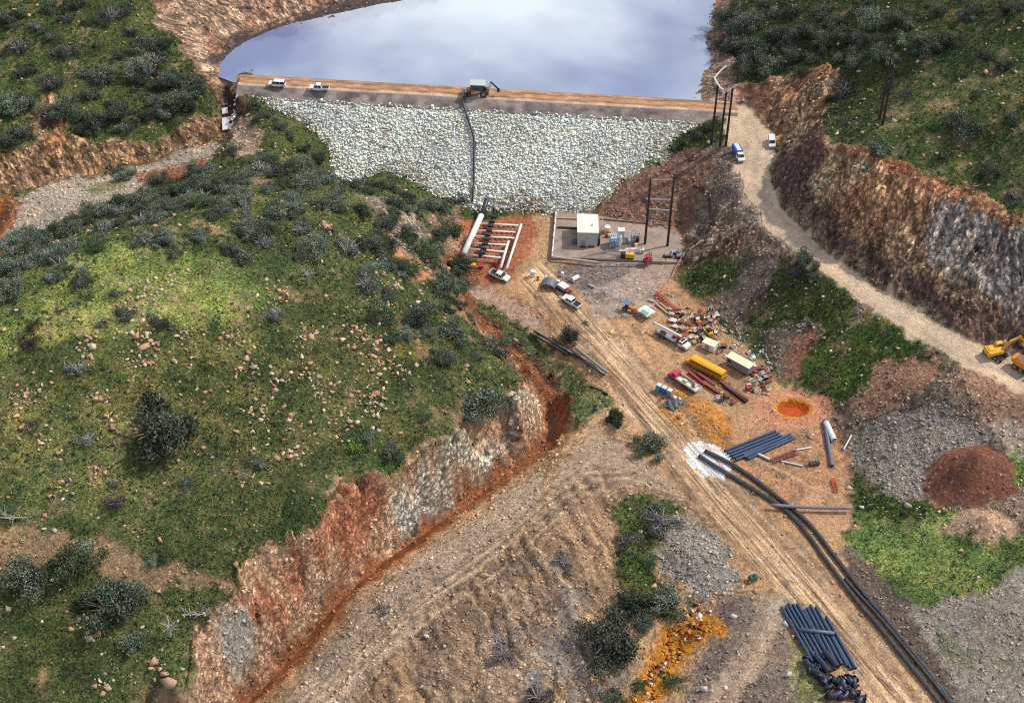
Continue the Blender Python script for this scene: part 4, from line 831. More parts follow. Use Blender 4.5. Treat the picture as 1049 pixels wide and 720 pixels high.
# ---- machine on the crest: backhoe with light canopy
bh = place('backhoe_loader', 491, 96, 'grey roofed backhoe loader standing mid-way along the dam crest', 'backhoe'); oncrest(bh, 490, 97.5, (478, 97))
bh.scale = (1.3,)*3; MB().box((0, 1.2, 1.2), (1.3, 2.8, .8)).build('hood', ORG, bh, .08); c = MB().box((0, .2, 3.2), (2.6, 3.6, .14)).box((0, 0, 1.2), (1.6, 1.6, .6)).build('canopy', MAT('dusty_grey_paint',(.5,.52,.5),.7), bh, .04); m = MB()
for x in (-1.05, 1.05):
    for y in (-1.3, 1.7): m.cyl((x, y, 1.0), (x, y, 3.2), .08, 6)
m.build('canopy_post', BLK, bh); MB().box((0, .2, 2.4), (2.2, 2.6, 1.3)).build('cab', MAT('cab_glass', (.05,.07,.1), .2), bh, .05)
for x in (-.95, .95): wheel(bh, x, -1.2, .8, .5); wheel(bh, x, 2.2, .6, .4)
MB().box((0, 3.4, .7), (2.4, .8, .9), top=(1, .5)).build('loader_bucket', GRY, bh, .05); MB().prism([(-1.8,1.0),(-2.6,3.4),(-3.0,3.5),(-2.5,.9)], -.2, .2).build('boom', WHT, bh, .04); MB().prism([(-2.6,3.5),(-2.9,3.6),(-4.6,1.9),(-4.4,1.7)], -.17, .17).build('stick', BLK, bh, .03); MB().prism([(-4.3,2.0),(-4.9,1.7),(-4.7,1.1),(-4.2,1.2)], -.35, .35).build('bucket', BLK, bh, .03); MB().box((0, -2.0, 1.1), (1.9, .7, 1.2)).build('rear_frame', RST, bh, .05)
# ---- articulated dump truck at the right edge
dt_ = place('dump_truck', 1050, 381, 'orange six wheeled dump truck with black tyres below the excavator at the right edge', 'dump truck', (1075, 397), L=6)
for x in (-1.1, 1.1):
    for y in (-2.4, -.6, 3.0): wheel(dt_, x, y, .85, .6)
MB().box((0, .2, 1.3), (1.0, 7.5, .5)).build('chassis', BLK, dt_); MB().prism([(-3.6,1.9),(-3.9,3.0),(1.4,3.2),(1.2,1.6),(-2.6,1.5)], -1.35, 1.35).build('dump_body', ORG, dt_, .06); MB().box((0, -1.0, 3.05), (2.3, 4.2, .3)).build('load', MAT('load_soil', (.22,.14,.1), .95), dt_, .1); MB().box((0, 3.2, 2.0), (2.2, 2.4, 1.7)).build('cab', ORG, dt_, .1); MB().box((0, 4.43, 2.4), (1.8, .05, .7)).box((0, 3.2, 2.4), (2.24, 1.4, .6)).build('window', GLS, dt_)
# small yellow loader in the scrap
o = place('skid_loader', 726, 344, 'small yellow loader half hidden in the scrap behind the white box', 'loader', (718, 336)); MB().box((0, 0, 1.1), (1.3, 2.2, 1.0)).build('body', YEL, o, .08); MB().box((0, .1, 1.9), (1.1, 1.1, .7)).build('cab', BLK, o, .05); MB().box((-.6, 1.2, 1.3), (.15, 2.4, .22), rx=.5).box((.6, 1.2, 1.3), (.15, 2.4, .22), rx=.5).build('lift_arm', YEL, o); MB().box((0, 2.4, 1.9), (1.6, .6, .6)).build('bucket', BLK, o, .03)
for x in (-.75, .75):
    for y in (-.7, .7): wheel(o, x, y, .42)
# ------------------------------------------------------------------ pipes laid on the ground
def ground_line(P, dz, step=1.5, sm=3, Hf=None):
    W = [gp(*p)[:2] for p in P]; out = []
    for a, b in zip(W[:-1], W[1:]):
        n = max(1, int(np.hypot(*(b-a))/step)); out += [a+(b-a)*k/n for k in range(n)]
    out.append(W[-1]); A = np.array(out)
    for _ in range(sm): B = A.copy(); B[1:-1] = (A[:-2]+2*A[1:-1]+A[2:])/4; A = B
    zz = np.array([H(*p) for p in A])
    for _ in range(sm): q = zz.copy(); q[1:-1] = (zz[:-2]+2*zz[1:-1]+zz[2:])/4; zz = q
    return [np.array([p[0], p[1], z+dz]) for p, z in zip(A, zz)]
def laid_pipe(name, P, r, mat, label, cat='pipe', group=None, dz=None, n=12, sm=3):
    L3 = ground_line(P, r*.9 if dz is None else dz, sm=sm); o0 = L3[0]
    o = MB().tube([p-o0 for p in L3], r, n).build(name, mat, smooth=True); o.location = o0; return tag(o, label, cat, group)
A1 = [(722,463),(742,472),(765,486),(790,505),(808,520),(823,530),(838,548),(858,575),(885,610),(915,645),(945,682),(975,722),(1000,756)]
A2 = [(716,468),(734,480),(752,490),(778,506),(805,523),(818,536),(832,555),(852,583),(878,617),(908,652),(937,689),(965,724),(990,758)]
laid_pipe('pipeline', A1, .5, HDP, 'long thick black pipeline curving down the haul road, the upper right one of the pair', 'pipeline', sm=6)
laid_pipe('pipeline', A2, .5, HDP, 'long thick black pipeline curving down the haul road, the lower left one of the pair', 'pipeline', sm=6)
laid_pipe('pipeline', [(865,594),(895,627),(925,662),(955,699),(975,724),(990,748)], .36, HDP, 'thin black pipeline lying between the grass and the thick pair of pipelines', 'pipeline', sm=5, dz=.55)
laid_pipe('pipe', [(789,521),(810,523),(840,524),(871,524)], .42, MAT('weathered_grey_pipe', (.2,.2,.21), .6), 'grey pipe laid across the two black pipelines', dz=1.3, sm=8)
def bundle(name, a, b, n, r, mat, label, cat, gap=2.1, lift=0, group=None, stagger=0.0, lens=None):
    A = gp(*a); B = gp(*b); d = (B-A)[:2]; Ln = np.hypot(*d); d = d/Ln; q = np.array([-d[1], d[0]]); c = (A+B)/2
    root = empty(name, (c[0], c[1], H(c[0], c[1])), 0, label, cat, group)
    zA = H(*A[:2]); zB = H(*B[:2])
    for i in range(n):
        o_ = (i-(n-1)/2)*r*gap; sg = random.uniform(-stagger, stagger); h = Ln/2*(lens[i] if lens else 1)
        s = d*(sg-h)+q*o_; e = d*(sg+h)+q*o_; z0 = root.location.z
        za = zA-z0+r+.05+lift; zb = zB-z0+r+.05+lift
        MB().pipe((s[0], s[1], za), (e[0], e[1], zb), r, r*.12, 12).build('pipe', mat, root, smooth=False)
    return root
bd = bundle('pipe_stack', (748,467.5), (800,447), 5, .36, PBL, 'flat stack of blue pipes lying beside the orange pond', 'pipe stack', 2.6, stagger=.4)
bundle('pipe_stack', (762,470), (810,448.5), 3, .36, PBL, 'three blue pipes lying in front of the flat blue pipe stack', 'pipe stack', 2.15, stagger=.5)
p0 = bundle('pipe_stack', (808,620), (840,676), 5, .34, PBL, 'dark blue pipes in a row left of the haul road, farthest from the pipelines', 'pipe stack', 2.75, stagger=.4)
bundle('pipe_stack', (829,623), (861,684), 4, .36, PBL, 'dark blue pipes in a row left of the haul road, under the crossing pipe', 'pipe stack', 2.75, stagger=.6)
bundle('pipe_stack', (844,633), (874,686), 2, .36, PBL, 'pair of dark blue pipes nearest the haul road', 'pipe stack', 2.75)
a = gp(819,648); b = gp(854,652); o = MB().cyl((0,0,0), tuple(b-a), .42, 12).build('pipe', MAT('slate_pipe', (.12,.15,.2), .5), smooth=True); o.location = (a[0], a[1], H(a[0],a[1])+1.15); tag(o, 'slate grey pipe laid across the dark blue pipe rows', 'pipe')
# heap of fittings
def hollow(name, px, py, to, r, L, mat, label, cat, dz=0, lining=None, group=None):
    o = place(name, px, py, label, cat, to, group, dz, L=L); MB().pipe((0,-L/2,r), (0,L/2,r), r, r*.14, 16).build('shell', mat, o)
    if lining: MB().pipe((0,-L/2+.02,r), (0,L/2-.02,r), r*.85, r*.06, 14).build('lining', lining, o)
    return o
hollow('large_pipe', 842,682, (855,698), .75, 5, DBL, 'fat dark blue pipe with an orange lining, the left one of two', 'pipe', lining=ORG)
hollow('large_pipe', 851,677, (863,692), .75, 4.6, DBL, 'fat dark blue pipe with an orange lining, the right one nearer the blue pipes', 'pipe', lining=ORG)
for i, (x, y) in enumerate([(833,685),(835,694),(841,700),(848,704),(851,712),(858,705),(866,702),(872,698),(877,701),(862,714),(870,711),(878,714),(845,696),(856,697),(884,720),(829,680)]):
    o = place('pipe_fitting', x, y, 'dark blue pipe elbow or tee lying in the fittings heap at the roadside', 'pipe fitting', (x+random.uniform(-9,9), y+random.uniform(-9,9)), 'pipe fittings heaped beside the haul road')
    r = random.uniform(.9,1.35); pts_ = [(math.cos(t)*1.3*r-1.3*r*.5, math.sin(t)*1.3*r-.4, r*.7+random.uniform(0,.2)) for t in np.linspace(0, R(random.choice((60,90,90,120))), 7)]
    MB().tube(pts_, r*.62, 10).build('elbow', DBL, o, smooth=True); e = Vector(pts_[0]); MB().cyl(e-Vector((0,.12,0)), e+Vector((0,.12,0)), r*.82, 12).build('flange', DBL, o); e = Vector(pts_[-1]); f = (e-Vector(pts_[-2])).normalized(); MB().cyl(e-f*.1, e+f*.1, r*.82, 12).build('flange', DBL, o)
# pipes along the ditch left of the yard
for i, (a, b, lab) in enumerate([((543,343),(582,364),'upper left'),((547,341),(588,365),'upper middle'),((584,362),(619,386),'lower left'),((590,360),(622,384),'lower right'),((566,350),(600,372),'overlapping middle')]):
    P1 = gp(*a); P2 = gp(*b); o = MB().cyl((0,0,0), tuple(P2-P1), .33, 12).build('pipe', HDP if i != 3 else MAT('grey_sheen_pipe', (.25,.27,.3), .35), smooth=True); o.location = P1+np.array([0,0,.5+.12*i]); tag(o, 'black pipe in the bundle beside the ditch by the small tree, %s one' % lab, 'pipe')
for a, b, r, mt, lab in [((605,397),(622,405),.3,BLK,'short black pipe end sticking out of the bank below the pipe bundle'),((470,286),(473,300),.35,HDP,'short dark pipe running down from the white pipe grid'),((813,462),(831,459),.2,WHT,'thin white pole on the soil beside the black tank'),((855,432),(862,450),.0,WHT,''),((864,461),(872,447),.22,WHT,'short white pipe leaning on the rubble, farthest right'),((844,432),(852,479),.48,MAT('slate_pipe',(0,0,0)),'slate grey pipe lying upright in view at the right edge of the yard'),((776,466),(789,472),.33,PALE,'short pale pipe between the blue pipes and the red frame'),((800,473),(822,478),.2,PALE,'thin pale pole lying before the red frame')]:
    if r == 0: continue
    P1 = gp(*a); P2 = gp(*b); o = MB().pipe((0,0,0), tuple(P2-P1), r, r*.15).build('pipe', mt); o.location = P1+np.array([0,0,r+.1]); tag(o, lab, 'pipe')
hollow('storage_tank', 850,444, (855,455), .75, 6, WHT, 'white cylinder lying beside the slate grey pipe at the yard edge', 'tank'); 
t = place('storage_tank', 834,476, 'squat black ribbed tank lying near the red lattice frame', 'tank', (842,475)); MB().cyl((0,-1.3,.6),(0,1.3,.6),.6,14).build('shell', BLK, t, .04); m = MB(); [m.cyl((0,y,.6),(0,y+.08,.6),.66,14) for y in (-1,-.3,.4,1)]; m.build('rib', GRY, t)
# red lattice frame
def lattice(name, a, b, w, mat, label, cat, h=.7):
    A = gp(*a); B = gp(*b); d = Vector(B-A); L_ = d.length; o = empty(name, tuple(A+np.array([0,0,.2])), 0, label, cat); x = d.normalized(); s = x.cross(Vector((0,0,1))).normalized()*w/2; u = Vector((0,0,h)); ch = MB(); lc = MB(); n = max(3, int(L_/1.0))
    cs = [s, -s, s+u, -s+u]
    for c in cs: ch.cyl(c, d+c, .07, 5)
    for i in range(n):
        p = d*(i/n); q = d*((i+1)/n)
        for c1, c2 in ((0,1),(2,3),(0,2),(1,3)): lc.cyl(p+cs[c1], q+cs[c2], .045, 4); lc.cyl(p+cs[c1], p+cs[c2], .045, 4)
    ch.build('chord', mat, o); lc.build('lacing', mat, o); return o
lattice('lattice_frame', (790,474), (817,464), 1.2, DRED, 'dark red lattice frame lying behind the black pipelines', 'steel frame', .6)
lattice('crane_boom', (671,302), (699,325), .9, RED, 'red lattice boom section lying above the scrap pile', 'crane boom', .9)
lattice('lattice_frame', (853,492), (857,505), .8, MAT('orange_red_steel', (.6,.1,.03), .6), 'small orange red frame at the lower right corner of the yard', 'steel frame', .5)
# steel beams / scrap rows
for i, (a, b, w_, mt, lab) in enumerate([((714,383),(732,396),.9,DRED,'dark red steel box section next to the red truck, upper one'),((720,393),(737,404),1.1,RST,'rusty orange steel trough below the red truck'),((736,391),(766,411),.8,DRED,'long dark red girder right of the red truck'),((742,397),(764,413),.5,BLK,'long black girder lying against the dark red one'),((705,382),(722,396),.5,RED,'red rail lying along the red truck'),((714,381),(729,391),.6,BLK,'black girder in the shade of the bus')]):
    P1 = gp(*a); P2 = gp(*b); d = P2-P1; L_ = np.hypot(*d[:2]); o = empty('girder', (*((P1+P2)/2)[:2], H(*((P1+P2)/2)[:2])), math.atan2(d[1], d[0]), lab, 'steel beam')
    MB().box((0,0,.12), (L_, w_, .14)).box((0,0,.75), (L_, w_, .14)).build('flange', mt, o); MB().box((0,0,.43), (L_-.1, .16, .5)).build('web', mt, o)
for a, b, lab in [((672,312),(684,322),'left'),((676,311),(688,321),'right')]:
    P1 = gp(*a); P2 = gp(*b); d = P2-P1; o = MB().box((0,0,.3), (np.hypot(*d[:2]), .7, .35)).build('plank', WOOD, bevel=.03); o.location = (P1+P2)/2; o.rotation_euler.z = math.atan2(d[1], d[0]); tag(o, 'long wooden plank beside the teal white canopy, %s one' % lab, 'plank')
# ------------------------------------------------------------------ canopy, white box, toilets
c = place('shade_canopy', 662, 324, 'teal and white sheet canopy on posts beside the small tractor', 'canopy', (655,319)); V = []
for i in range(7):
    for y in (-1.9, 1.9): x = -1.7+i*.57; V.append((x, y, 1.7+.35*math.cos((i-3)*.5)))
o = MB().add(V, [(2*i,2*i+2,2*i+3,2*i+1) for i in range(6)]).build('sheet', PALE, c); sm = o.modifiers.new('t','SOLIDIFY'); sm.thickness = .08
MB().add([(x-.0,y*.55-.3,z+.1) for x,y,z in V[:6]], [(0,2,3,1),(2,4,5,3)]).build('patch', TEAL, c); m = MB(); [m.cyl((x,y,0),(x,y,1.75),.06,6) for x in (-1.5,1.5) for y in (-1.7,1.7)]; m.build('post', STL, c)
for i, (x, y, mt, lab) in enumerate([(674.5,400.5,MAT('teal_plastic',(.03,.33,.36),.45),'teal portable toilet, leftmost of three beside the red truck'),(680,403,MAT('royal_blue_plastic',(.02,.13,.5),.45),'blue portable toilet between the teal one and the grey one'),(685.5,405.8,MAT('grey_plastic',(.22,.25,.32),.5),'grey portable toilet, rightmost of three beside the red truck')]):
    o = place('portable_toilet', x, y, lab, 'portable toilet', (x-6, y+6), tilt=False); MB().box((0,0,1.1),(1.25,1.25,2.1)).build('cabin', mt, o, .05); MB().box((0,0,2.22),(1.35,1.35,.16),top=(.7,.7)).build('roof', MAT('translucent_white', (.72,.7,.6), .5), o, .03); d_ = MB().box((0,.64,1.05),(.8,.05,1.8)).build('door', mt, o, .02); MB().box((.3,.68,1.0),(.08,.06,.2)).build('latch', BLK, d_)
o = place('storage_box', 727, 357, 'flat topped white storage box behind the yellow school bus', 'box', (716,352)); MB().box((0,0,1.1),(2.3,3.4,2.0)).build('body', WHT, o, .05); MB().box((0,0,2.15),(2.5,3.7,.12)).build('lid', CRM, o, .03); MB().box((-1.17,.2,1.1),(.04,1.2,1.5)).build('door', GRY, o)
o = place('tarpaulin_heap', 690, 414, 'grey black tarpaulin over a heap of gear below the portable toilets', 'tarpaulin', (698,418)); V = []; n=9
for i in range(n):
    for j in range(n):
        x = (i/(n-1)-.5)*4.4; y = (j/(n-1)-.5)*4.0; V.append((x, y, 1.2*math.exp(-(x*x+y*y)/3.5)+.35*math.sin(i*1.9)*math.cos(j*1.3)+.15))
t_ = MB().add(V, [(i*n+j,(i+1)*n+j,(i+1)*n+j+1,i*n+j+1) for i in range(n-1) for j in range(n-1)]).build('sheet', MAT('slate_tarp',(.1,.11,.13),.6), o, smooth=False); MB().tube([(math.cos(t)*2.2+1,math.sin(t)*1.6-2.0,.3+.2*math.sin(3*t)) for t in np.linspace(0,5.5,18)], .1, 6).build('hose', DRED, o); MB().box((-1.6,-.8,.6),(.9,.7,.6),rz=.5).box((-1.9,.5,.7),(.7,.5,.5),rz=.9).build('crate', WHT, o, .04)
o = place('water_tank', 771, 594, 'small dark green tank with a yellow stand beside the haul road', 'tank', (778,592)); MB().box((0,0,.9),(1.5,2.1,1.1)).build('shell', MAT('dark_green_paint',(.02,.1,.1),.4), o, .25); MB().box((0,0,.25),(1.4,1.9,.3)).box((.6,-1.0,.5),(.3,.4,.5)).build('stand', YEL, o, .02); MB().cyl((0,.2,1.4),(0,.2,1.65),.3,10).build('cap', BLK, o)
# ------------------------------------------------------------------ arch, barrels
a = place('arched_shelter', 562, 294, 'grey half round pipe shelter open towards the camera, left of the parked trucks', 'shelter', (560,300)); V = []
for y in (-1.6, 1.6):
    for r in (2.2, 2.0):
        for k in range(13): t = math.pi*k/12; V.append((math.cos(t)*r, y, math.sin(t)*r))
f = []
for k in range(12): f += [(k,k+1,k+27,k+26),(13+k,k+39,k+40,14+k),(k,13+k,14+k,k+1),(26+k,27+k,40+k,39+k)]
MB().add(V, f).build('shell', MAT('slate_blue_steel',(.14,.17,.2),.5,.3), a); MB().box((-.5,-.3,.5),(.9,.9,.9)).box((.7,.2,.4),(.7,.9,.7)).build('stored_gear', GRY, a, .05); MB().cyl((-.3,-1.9,.0),(-.3,-1.9,.7),.4,10).build('drum', WHT, a)
def drum(px, py, mt, label, r=.45, h=1.2, lid=BLK, group=None):
    o = place('drum', px, py, label, 'drum', tilt=False, group=group); MB().cyl((0,0,0),(0,0,h),r,14).build('shell', mt, o, .03); MB().cyl((0,0,h),(0,0,h+.08),r*.95,14).build('lid', lid, o); return o
drum(546,283,WHT,'white drum on a dark base left of the arched shelter', .8, 1.8, WHT); drum(551,287,ORG,'small orange drum between the white drum and the arched shelter', .4, .9); drum(572,291,WHT,'small white drum right of the arched shelter', .4,1.1,WHT); drum(576,283,WHT,'white drum standing behind the parked trucks', .45,1.2,WHT)
hollow('pipe_segment', 589,287,(597,283),.65,2.3,WHT,'short white pipe segment lying beside the gravel heap','pipe')
for x,y,lab in [(606,294,'pale slab on top of the grey gravel heap'),(667,309,'white coil lying above the planks')]:
    o = place('concrete_block', x,y,lab,'block',(x+8,y+3)); MB().box((0,0,.3),(.7,1.9,.5)).build('block', CON, o, .06)
# ------------------------------------------------------------------ white pipe grid (leach field style manifold)
C0 = gp(508,256); mz = max(H(*gp(x,y)[:2]) for x,y in [(490,240),(530,240),(480,270),(520,270)])+.25
man = empty('pipe_manifold', (C0[0], C0[1], mz), 0, 'ladder of white header pipes with black risers on orange soil below the dam', 'pipe manifold')
loc = lambda px, py, z=0: Vector(tuple(at(px, py, mz+z)-np.array(man.location)))
MB().cyl(loc(475,260,.9), loc(493,221,.9), .85, 14).build('main_header', MAT('white_pipe', (.82,.82,.78), .4, dirt=.15), man, smooth=True); WP = MAT('white_pipe', (0,0,0))
MB().tube([loc(493,221,.9), loc(496,213,1.4), loc(499,204,3.2)], .7, 14).build('inlet_pipe', MAT('navy_pipe',(.02,.035,.07),.4), man, smooth=True)
for a, b in [((519,275),(534,230)),((513,274),(521,247))]: MB().cyl(loc(*a,.55), loc(*b,.55), .36, 12).build('side_header', WP, man, smooth=True)
for a, b in [((492,229),(531,231)),((489,236),(528,238)),((486,242),(527,244)),((483,249),(520,251)),((481,255),(517,258)),((479,261),(513,264)),((505,229),(503,232))][:6]:
    MB().cyl(loc(*a,.6), loc(*b,.6), .27, 10).build('lateral_pipe', WP, man, smooth=True)
MB().tube([loc(504,222,.9), loc(500,236,.9), loc(496,250,.9), loc(492,262,.9)], .5, 10).build('black_header', BLK, man, smooth=True)
for k in range(9):
    p = loc(504-k*1.45, 224+k*4.6, .9); MB().cyl(p, p+Vector((0,0,1.0)), .42, 10).box(p+Vector((.6,0,.5)), (1.2,.6,.6)).build('valve', BLK, man)
for i in range(6):
    for j in range(6):
        p = loc(501+j*5-i*1.8, 233+i*6.2, .2); MB().cyl(p, p+Vector((0,0,.5)), .28, 7).box(p+Vector((0,0,.15)), (1.1,.5,.3)).build('pipe_clamp', RST if (i+j)%3 else RED, man)
o = place('control_skid', 484, 275, 'steel framed skid with red, yellow and black machines below the white pipe grid', 'equipment', (500,276), tilt=False)
MB().cyl((-3,0,.3),(3,0,.3),.0+.09,6).build('rail', STL, o); m = MB()
for x in (-3.2,-1,1.2,3.2):
    for y in (-1.6,1.4): m.cyl((y,x,0),(y,x,2.0),.09,6)
for y in (-1.6,1.4): m.cyl((y,-3.2,2.0),(y,3.2,2.0),.09,6); m.cyl((y,-3.2,.4),(y,3.2,.4),.09,6)
m.build('frame', STL, o); MB().box((0,-2,.9),(1.4,1.3,1.3)).build('tank', BLK, o, .1); MB().box((-.2,.2,.8),(1.2,1.4,1.2)).build('pump', YEL, o, .1); MB().box((0,2.2,.9),(1.3,1.4,1.4)).build('motor', RED, o, .15)
o = place('barrel', 507,272,'red barrel beside the pickup truck at the lower end of the white pipe grid','barrel',tilt=False); MB().cyl((0,0,0),(0,0,1.3),.6,14).build('shell', RED, o, .04); MB().cyl((0,0,1.3),(0,0,1.36),.5,14).build('lid', DRED, o)
ho = laid_pipe('hose', [(480,99),(476,102),(473.5,107),(476,114),(479,122),(482,132),(485.5,142),(486,152),(485.5,165),(485.5,180),(485,198),(484,208)], .26, BLK, 'black hose hanging down the rockfill from the backhoe loader', 'hose')
# lay the hose on the dam face
me = ho.data; P = [onadam(*p) if p[1] > 101 else at(*p, 18.35) for p in [(480,99),(476,101.5),(473.5,107),(476,114),(479,122),(482,132),(485.5,142),(486,152),(485.5,165),(485.5,180),(485,198),(484,208)]]
P = [p+np.array([0,-.1,.7]) for p in P]; Q = []
for i in range(len(P)-1):
    for k in range(4): Q.append(P[i]+(P[i+1]-P[i])*k/4)
Q = np.array(Q+[P[-1]])
for _ in range(3): B_ = Q.copy(); B_[1:-1] = (Q[:-2]+2*Q[1:-1]+Q[2:])/4; Q = B_
nm = MB().tube([q-Q[0] for q in Q], .3, 8).build('tmp2', BLK, smooth=True); ho.data = nm.data; bpy.data.objects.remove(nm); ho.location = Q[0]
# ------------------------------------------------------------------ pump house platform
B = at(602, 256, .9); pad = empty('equipment_pad', (B[0], B[1], 0), 0, 'raised gravel equipment pad edged by a low concrete wall below the dam', 'platform')
l2 = lambda px, py, z: Vector(tuple(at(px, py, z)-np.array(pad.location)))
PZ = .9; q = [l2(566,219,PZ), l2(697,246,PZ), l2(699,268,PZ), l2(566,262,PZ)]; q = [l2(565,263,PZ), l2(699,269,PZ), l2(699,232,PZ), l2(569,216,PZ)]
MB().add(q+[v-Vector((0,0,2.4)) for v in q], [(0,1,2,3),(0,1,5,4),(1,2,6,5),(2,3,7,6),(3,0,4,7)]).build('slab', MAT('pad_gravel', (.36,.28,.22), .95, dirt=1.0, scale=.35, dcol=(.17,.13,.11)), pad)
MB().cyl(l2(565,263,PZ+.3), l2(612,269,PZ+.3), .38, 4).cyl(l2(612,269,PZ+.1), l2(660,270,PZ+.1), .22, 4).build('front_wall', CON, pad, .03); MB().cyl(l2(569.5,217,PZ+.6), l2(565.5,262,PZ+.3), .22, 6).build('side_rail', WHT, pad); m = MB()
for k in range(7): p = l2(569.5-k*.65, 217+k*7.4, PZ); m.cyl(p, p+Vector((0,0,1.3)), .08, 6)
m.build('fence_post', STL, pad)
for y, t in ((223.5,.4),(233,.6)): MB().cyl(l2(571,y,PZ+.2), l2(592,y+1,PZ+.2), t*.6, 4).build('sleeper_beam', WOOD if y < 230 else DWD, pad)
MB().cyl(l2(615,224,PZ+.3), l2(698,232,PZ+.3), .2, 4).build('rear_kerb', MAT('brown_kerb',(.2,.16,.13),.9), pad)
bh_ = empty('pump_house', tuple(at(601.5, 252, PZ)), 0, 'small grey pump house with a cream flat roof on the equipment pad', 'building', tilt=(0,0))
wd_ = 5.6; dp = 8.6; hh = 4.7
MB().box((0, dp/2-.3, hh/2), (wd_, dp, hh)).build('wall', MAT('pale_grey_siding', (.46,.49,.45), .6, dirt=.15), bh_, .03)
MB().box((0, dp/2-.3, hh+.1), (wd_+.35, dp+.35, .2)).build('roof', MAT('cream_roof', (.86,.83,.68), .5, dirt=.08), bh_, .03)
dd = MB().box((-.2, -.34, 2.9), (.9,.1,.7)).build('vent', STL, bh_, .02); MB().box((-1.2,-.34,1.1),(1.1,.08,2.1)).build('door', GRY, bh_, .02); MB().box((-1.2,-.6,.12),(1.4,.7,.24)).box((1.2,-.6,.15),(1.4,.5,.3)).build('step', BLK, bh_); MB().box((wd_/2+.4,1.2,1.4),(.7,2.4,2.4)).build('side_cabinet', BLK, bh_, .05); MB().box((-wd_/2-.8,1.2,.9),(1.4,1.6,1.5)).build('tank', MAT('slate_blue_steel',(0,0,0)), bh_, .3); MB().cyl((1.2,3,hh+.2),(1.2,3,hh+.6),.25,10).build('roof_vent', STL, bh_)
def onpad(name, px, py, label, cat, to=None, group=None):
    p = at(px, py, PZ); rz = 0
    if to: q = at(*to, PZ); rz = math.atan2(q[1]-p[1], q[0]-p[0])-math.pi/2
    return empty(name, tuple(p), rz, label, cat, group)
o = onpad('transformer', 628, 251, 'pale blue transformer bank with cooling fins right of the pump house', 'transformer', (634,251)); MB().box((0,0,1.6),(2.6,2.0,3.0)).build('tank', LBL, o, .08); m = MB(); [m.box((1.5,-.8+k*.4,1.5),(.4,.12,2.2)) for k in range(5)]; m.build('cooling_fin', MAT('pale_blue_canvas',(0,0,0)), o); m = MB(); [m.cyl((0,y,3.1),(0,y,4.0),.15,8) for y in (-.6,0,.6)]; m.build('bushing', WHT, o)
o = onpad('electrical_cabinet', 636, 243, 'white electrical cabinet behind the pale blue transformer', 'cabinet', (640,243)); MB().box((0,0,1.3),(1.8,1.8,2.6)).build('body', WHT, o, .05); MB().box((0,.93,1.3),(1.4,.05,2.2)).build('door', PALE, o); MB().box((0,0,2.66),(1.95,1.95,.1)).build('roof', WHT, o)
o = onpad('storage_tank', 634.5, 252, 'upright white cylindrical tank between the transformer and the steel racks', 'tank'); MB().cyl((0,0,0),(0,0,3.4),.55,16).build('shell', WHT, o, .04); MB().cyl((0,0,3.4),(0,0,3.7),.3,10).build('cap', STL, o)
o = onpad('storage_tank', 622, 238, 'white pedestal tank with a yellow base behind the transformer', 'tank'); MB().cyl((0,0,.8),(0,0,2.0),.9,14).build('shell', WHT, o, .04); MB().box((0,0,.4),(1.9,1.7,.8)).build('base', YEL, o, .04); MB().cyl((-1.6,.5,0),(-1.6,.5,4.2),.12,8).build('pipe', WHT, o)
for i,(x,y,lab) in enumerate([(643,249,'left'),(651,247,'right')]):
    o = onpad('equipment_rack', x, y, 'steel rack of switch gear beside the white upright tank, %s one' % lab, 'rack', (x+4,y)); m = MB()
    for a in (-1,1):
        for b in (-1.1,1.1): m.cyl((a,b,0),(a,b,2.6),.08,5)
        m.cyl((a,-1.1,2.6),(a,1.1,2.6),.08,5); m.cyl((-1,a*1.1,2.6),(1,a*1.1,2.6),.08,5); m.cyl((-1,a*1.1,1.3),(1,a*1.1,1.3),.08,5)
    m.build('frame', STL, o); MB().box((0,-.5,1.6),(1.2,.7,1.3)).build('switch_box', GRY, o, .04); MB().box((0,.5,.7),(1.3,.9,1.1)).build('base_unit', BLK if i else LBL, o, .05); MB().cyl((-.6,.6,2.7),(-.6,.6,3.3),.18,8).cyl((.4,.6,2.7),(.4,.6,3.3),.18,8).build('insulator', WHT, o)
for x,y,lab in [(621,243,'nearest the pump house'),(648,252.5,'in front of the switch gear')]:
    o = onpad('barrel', x,y,'red and white barrel pair '+lab,'barrel'); MB().cyl((0,0,0),(0,0,1.1),.42,12).build('shell', RED, o, .03); MB().cyl((.9,0,0),(.9,0,1.0),.4,12).build('second_shell', WHT, o, .03)
p = bundle('pipe_stack', (634,259),(652,256),3,.2,WHT,'white pipes lying in front of the switch gear on the pad','pipe stack',2.4, lift=.5)
o = onpad('generator', 642.5, 264, 'yellow and black generator set in front of the transformer', 'generator', (636,263.5)); MB().box((0,-.6,1.0),(1.6,2.3,1.3)).build('housing', YEL, o, .08); MB().box((0,1.2,.9),(1.4,1.3,1.4)).build('radiator', DBL, o, .06); MB().box((0,0,.25),(1.5,3.6,.3)).build('skid', BLK, o); MB().cyl((.4,-.5,1.6),(.4,-.5,2.3),.1,8).build('exhaust', STL, o)
o = onpad('forklift', 664, 268, 'red forklift at the right end of the equipment pad', 'forklift', (672,263)); o.location.z = H(o.location.x, o.location.y)+.05 if H(o.location.x,o.location.y) > .5 else PZ
